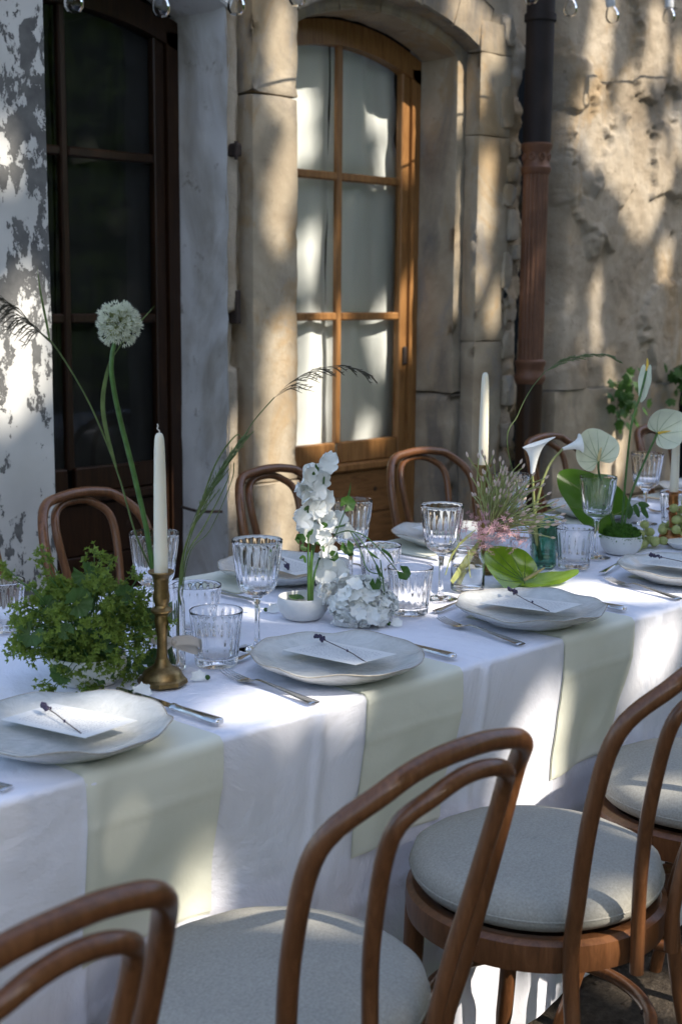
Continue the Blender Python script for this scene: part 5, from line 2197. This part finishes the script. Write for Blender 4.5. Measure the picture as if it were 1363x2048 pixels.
g1 = at(1298, 1100, TZ)
grapes((g1.x, g1.y + .02, TZ + .003), (.040, .030, .022), 17, .0105, 'green grapes heaped beside the moss bowl', 4)
g2 = at(1358, 1088, TZ)
grapes((g2.x + .03, g2.y + .005, TZ + .003), (.040, .035, .055), 34, .0110, 'taller pile of green grapes against the coppery candlestick', 9)
# small white dish at the photo edge
p = at(1372, 1098, TZ)
dsh = emp('side_dish', (p.x, p.y, TZ + .003), 'small white dish cut by the photo edge before the grapes', 'dish')
m = MB()
m.lathe([(.0005, .001), (.032, .0), (.036, .003), (.048, .012), (.0495, .0145), (.048, .0155), (.036, .007), (.0005, .005)], 40, (p.x, p.y, TZ + .003))
m.build('dish', M['ceramic'], dsh, world=True)

# ------------------------------------------------------------------ the tree whose crown shades the courtyard
rnd = random.Random(77)
e1 = SUN.orthogonal().normalized()
e2 = SUN.cross(e1).normalized()


def uv(p):
    p = Vector(p)
    return (p.dot(e1), p.dot(e2))


GAPS = []  # crown openings, shaped so the sun patches land on chosen spots


def gap(surf, a, b, r):
    f = {'wall': lambda q: aty(q[0], q[1], 3.30), 'door': lambda q: aty(q[0], q[1], 3.62), 'big': lambda q: aty(q[0], q[1], 3.22), 'pier': lambda q: aty(q[0], q[1], 2.98), 'top': lambda q: at(q[0], q[1], TZ),
         'drop': lambda q: aty(q[0], q[1], TN), 'seat': lambda q: at(q[0], q[1], .51), 'ground': lambda q: at(q[0], q[1], 0.0), 'mid': lambda q: aty(q[0], q[1], 1.85)}[surf]
    GAPS.append((uv(f(a)), uv(f(b)), r * {'wall': .78, 'door': .92, 'big': 1.05, 'pier': 1.0}.get(surf, 1.05)))


for g_ in (('wall', (565, 70), (562, 190), .055), ('wall', (575, 200), (580, 245), .03), ('wall', (572, 320), (556, 450), .045), ('wall', (562, 690), (552, 930), .065), ('wall', (556, 930), (550, 1120), .07), ('wall', (468, 850), (466, 1000), .025),
           ('door', (612, 190), (612, 290), .035), ('door', (785, 220), (800, 340), .045), ('door', (620, 480), (622, 540), .03), ('door', (640, 680), (628, 870), .075), ('door', (765, 670), (775, 720), .04), ('door', (740, 860), (735, 880), .03), ('door', (790, 605), (792, 615), .03),
           ('wall', (920, 30), (985, 90), .06), ('wall', (970, 330), (968, 450), .045), ('wall', (990, 590), (985, 640), .03), ('wall', (965, 530), (960, 560), .02),
           ('big', (1205, 40), (1195, 150), .06), ('big', (1300, 60), (1300, 130), .055), ('big', (1345, 110), (1345, 130), .03), ('big', (1170, 235), (1290, 420), .07), ('big', (1255, 190), (1310, 380), .055), ('big', (1340, 250), (1345, 310), .03), ('big', (1330, 500), (1335, 530), .035), ('big', (1198, 560), (1203, 680), .014),
           ('big', (1235, 890), (1215, 970), .055), ('big', (1226, 720), (1228, 800), .016),
           ('pier', (45, 600), (20, 790), .05), ('pier', (8, 300), (8, 330), .03), ('pier', (70, 700), (60, 760), .03),
           ('top', (450, 1436), (625, 1393), .012), ('top', (705, 1400), (715, 1402), .01), ('top', (140, 1475), (160, 1465), .03), ('top', (840, 1210), (900, 1185), .05), ('top', (1250, 1190), (1340, 1180), .035), ('top', (1130, 1200), (1180, 1170), .03), ('top', (1210, 1005), (1230, 1000), .04),
           ('mid', (1150, 880), (1165, 880), .03), ('mid', (960, 860), (965, 900), .02), ('mid', (985, 1040), (1010, 1010), .03),
           ('top', (500, 1210), (520, 1225), .025), ('top', (640, 1120), (660, 1110), .03),
           ('drop', (1092, 1480), (1062, 1625), .062), ('drop', (435, 1785), (445, 1800), .015), ('drop', (1310, 1300), (1340, 1290), .03), ('drop', (1000, 1960), (1005, 2040), .045), ('drop', (1105, 1960), (1110, 2000), .03),
           ('seat', (1225, 1650), (1255, 1668), .022), ('seat', (520, 1845), (600, 1850), .022), ('seat', (1330, 1585), (1345, 1580), .02), ('seat', (1300, 1810), (1310, 1830), .03), ('ground', (1330, 2000), (1400, 1990), .05), ('ground', (1100, 2200), (1200, 2240), .06)):
    gap(*g_)


def in_gap(u, v, pad):
    for (a, b, r) in GAPS:
        dx, dy = b[0] - a[0], b[1] - a[1]
        L2 = dx * dx + dy * dy
        t = 0 if L2 < 1e-9 else max(0, min(1, ((u - a[0]) * dx + (v - a[1]) * dy) / L2))
        if math.hypot(u - a[0] - dx * t, v - a[1] - dy * t) < r + pad:
            return True
    return False


cs = [uv((t, n, z)) for t in (.0, 6.0) for n in (.7, 3.4) for z in (0, 2.7)]
u0, u1 = min(c[0] for c in cs) - .5, max(c[0] for c in cs) + .5
v0, v1 = min(c[1] for c in cs) - .5, max(c[1] for c in cs) + .5
area = (u1 - u0) * (v1 - v0)
crown_c = Vector((3, 2, 1)) + SUN * 6.7
leaves = MB()
made = 0
for k in range(int(area * 1900)):
    u, v = rnd.uniform(u0, u1), rnd.uniform(v0, v1)
    L = rnd.uniform(5.6, 7.6)
    if in_gap(u, v, .034):
        continue
    p = e1 * u + e2 * v + SUN * (L + 1.2)
    nn = (SUN + sph(rnd) * .75).normalized()
    up = nn.orthogonal().normalized()
    a = rnd.uniform(0, 6.28)
    s_ = nn.cross(up)
    d1 = up * math.cos(a) + s_ * math.sin(a)
    d2 = nn.cross(d1)
    ln, wd = rnd.uniform(.08, .12), rnd.uniform(.06, .09)
    leaves.add([p - d1 * ln * .5, p + d2 * wd * .5 + nn * .008, p + d1 * ln * .5 - nn * .01, p - d2 * wd * .5 + nn * .008], [(0, 1, 2), (0, 2, 3)])
tc = Vector(((crown_c.x + 1.6), crown_c.y - 1.8, 0))
tree = emp('shade_tree', tc, 'broad leafy tree beside the courtyard whose crown dapples the table with shade', 'tree')
m = MB()
tp = cat([tuple(tc), tuple(tc + Vector((-.05, .05, 1.6))), tuple(tc + Vector((-.25, .3, 3.4))), tuple(tc + Vector((-.9, 1.0, 5.0)))], 6)
m.tube(tp, [.26 - .13 * i / len(tp) for i in range(len(tp))], 16)
for k in range(12):
    a = k * 2.4
    q = crown_c + Vector((math.cos(a) * 1.6, math.sin(a) * 1.4, .5 + .5 * math.sin(k)))
    if any(in_gap(*uv(tuple(Vector(tp[-1]).lerp(q, f / 9))), .07) for f in range(2, 10)):
        q = q + Vector((.8, -.9, .8))
        if any(in_gap(*uv(tuple(Vector(tp[-1]).lerp(q, f / 9))), .05) for f in range(2, 10)):
            continue
    m.tube([tp[-1], tuple(Vector(tp[-1]).lerp(q, .5) + Vector((0, 0, .15))), tuple(q)], [.09, .05, .015], 8)
m.build('trunk', M['bark'], tree, world=True)
leaves.build('crown', M['tree_leaf'], tree, world=True, smooth=False)['kind'] = 'stuff'
print('tree leaves', len(leaves.f), 'area', area)
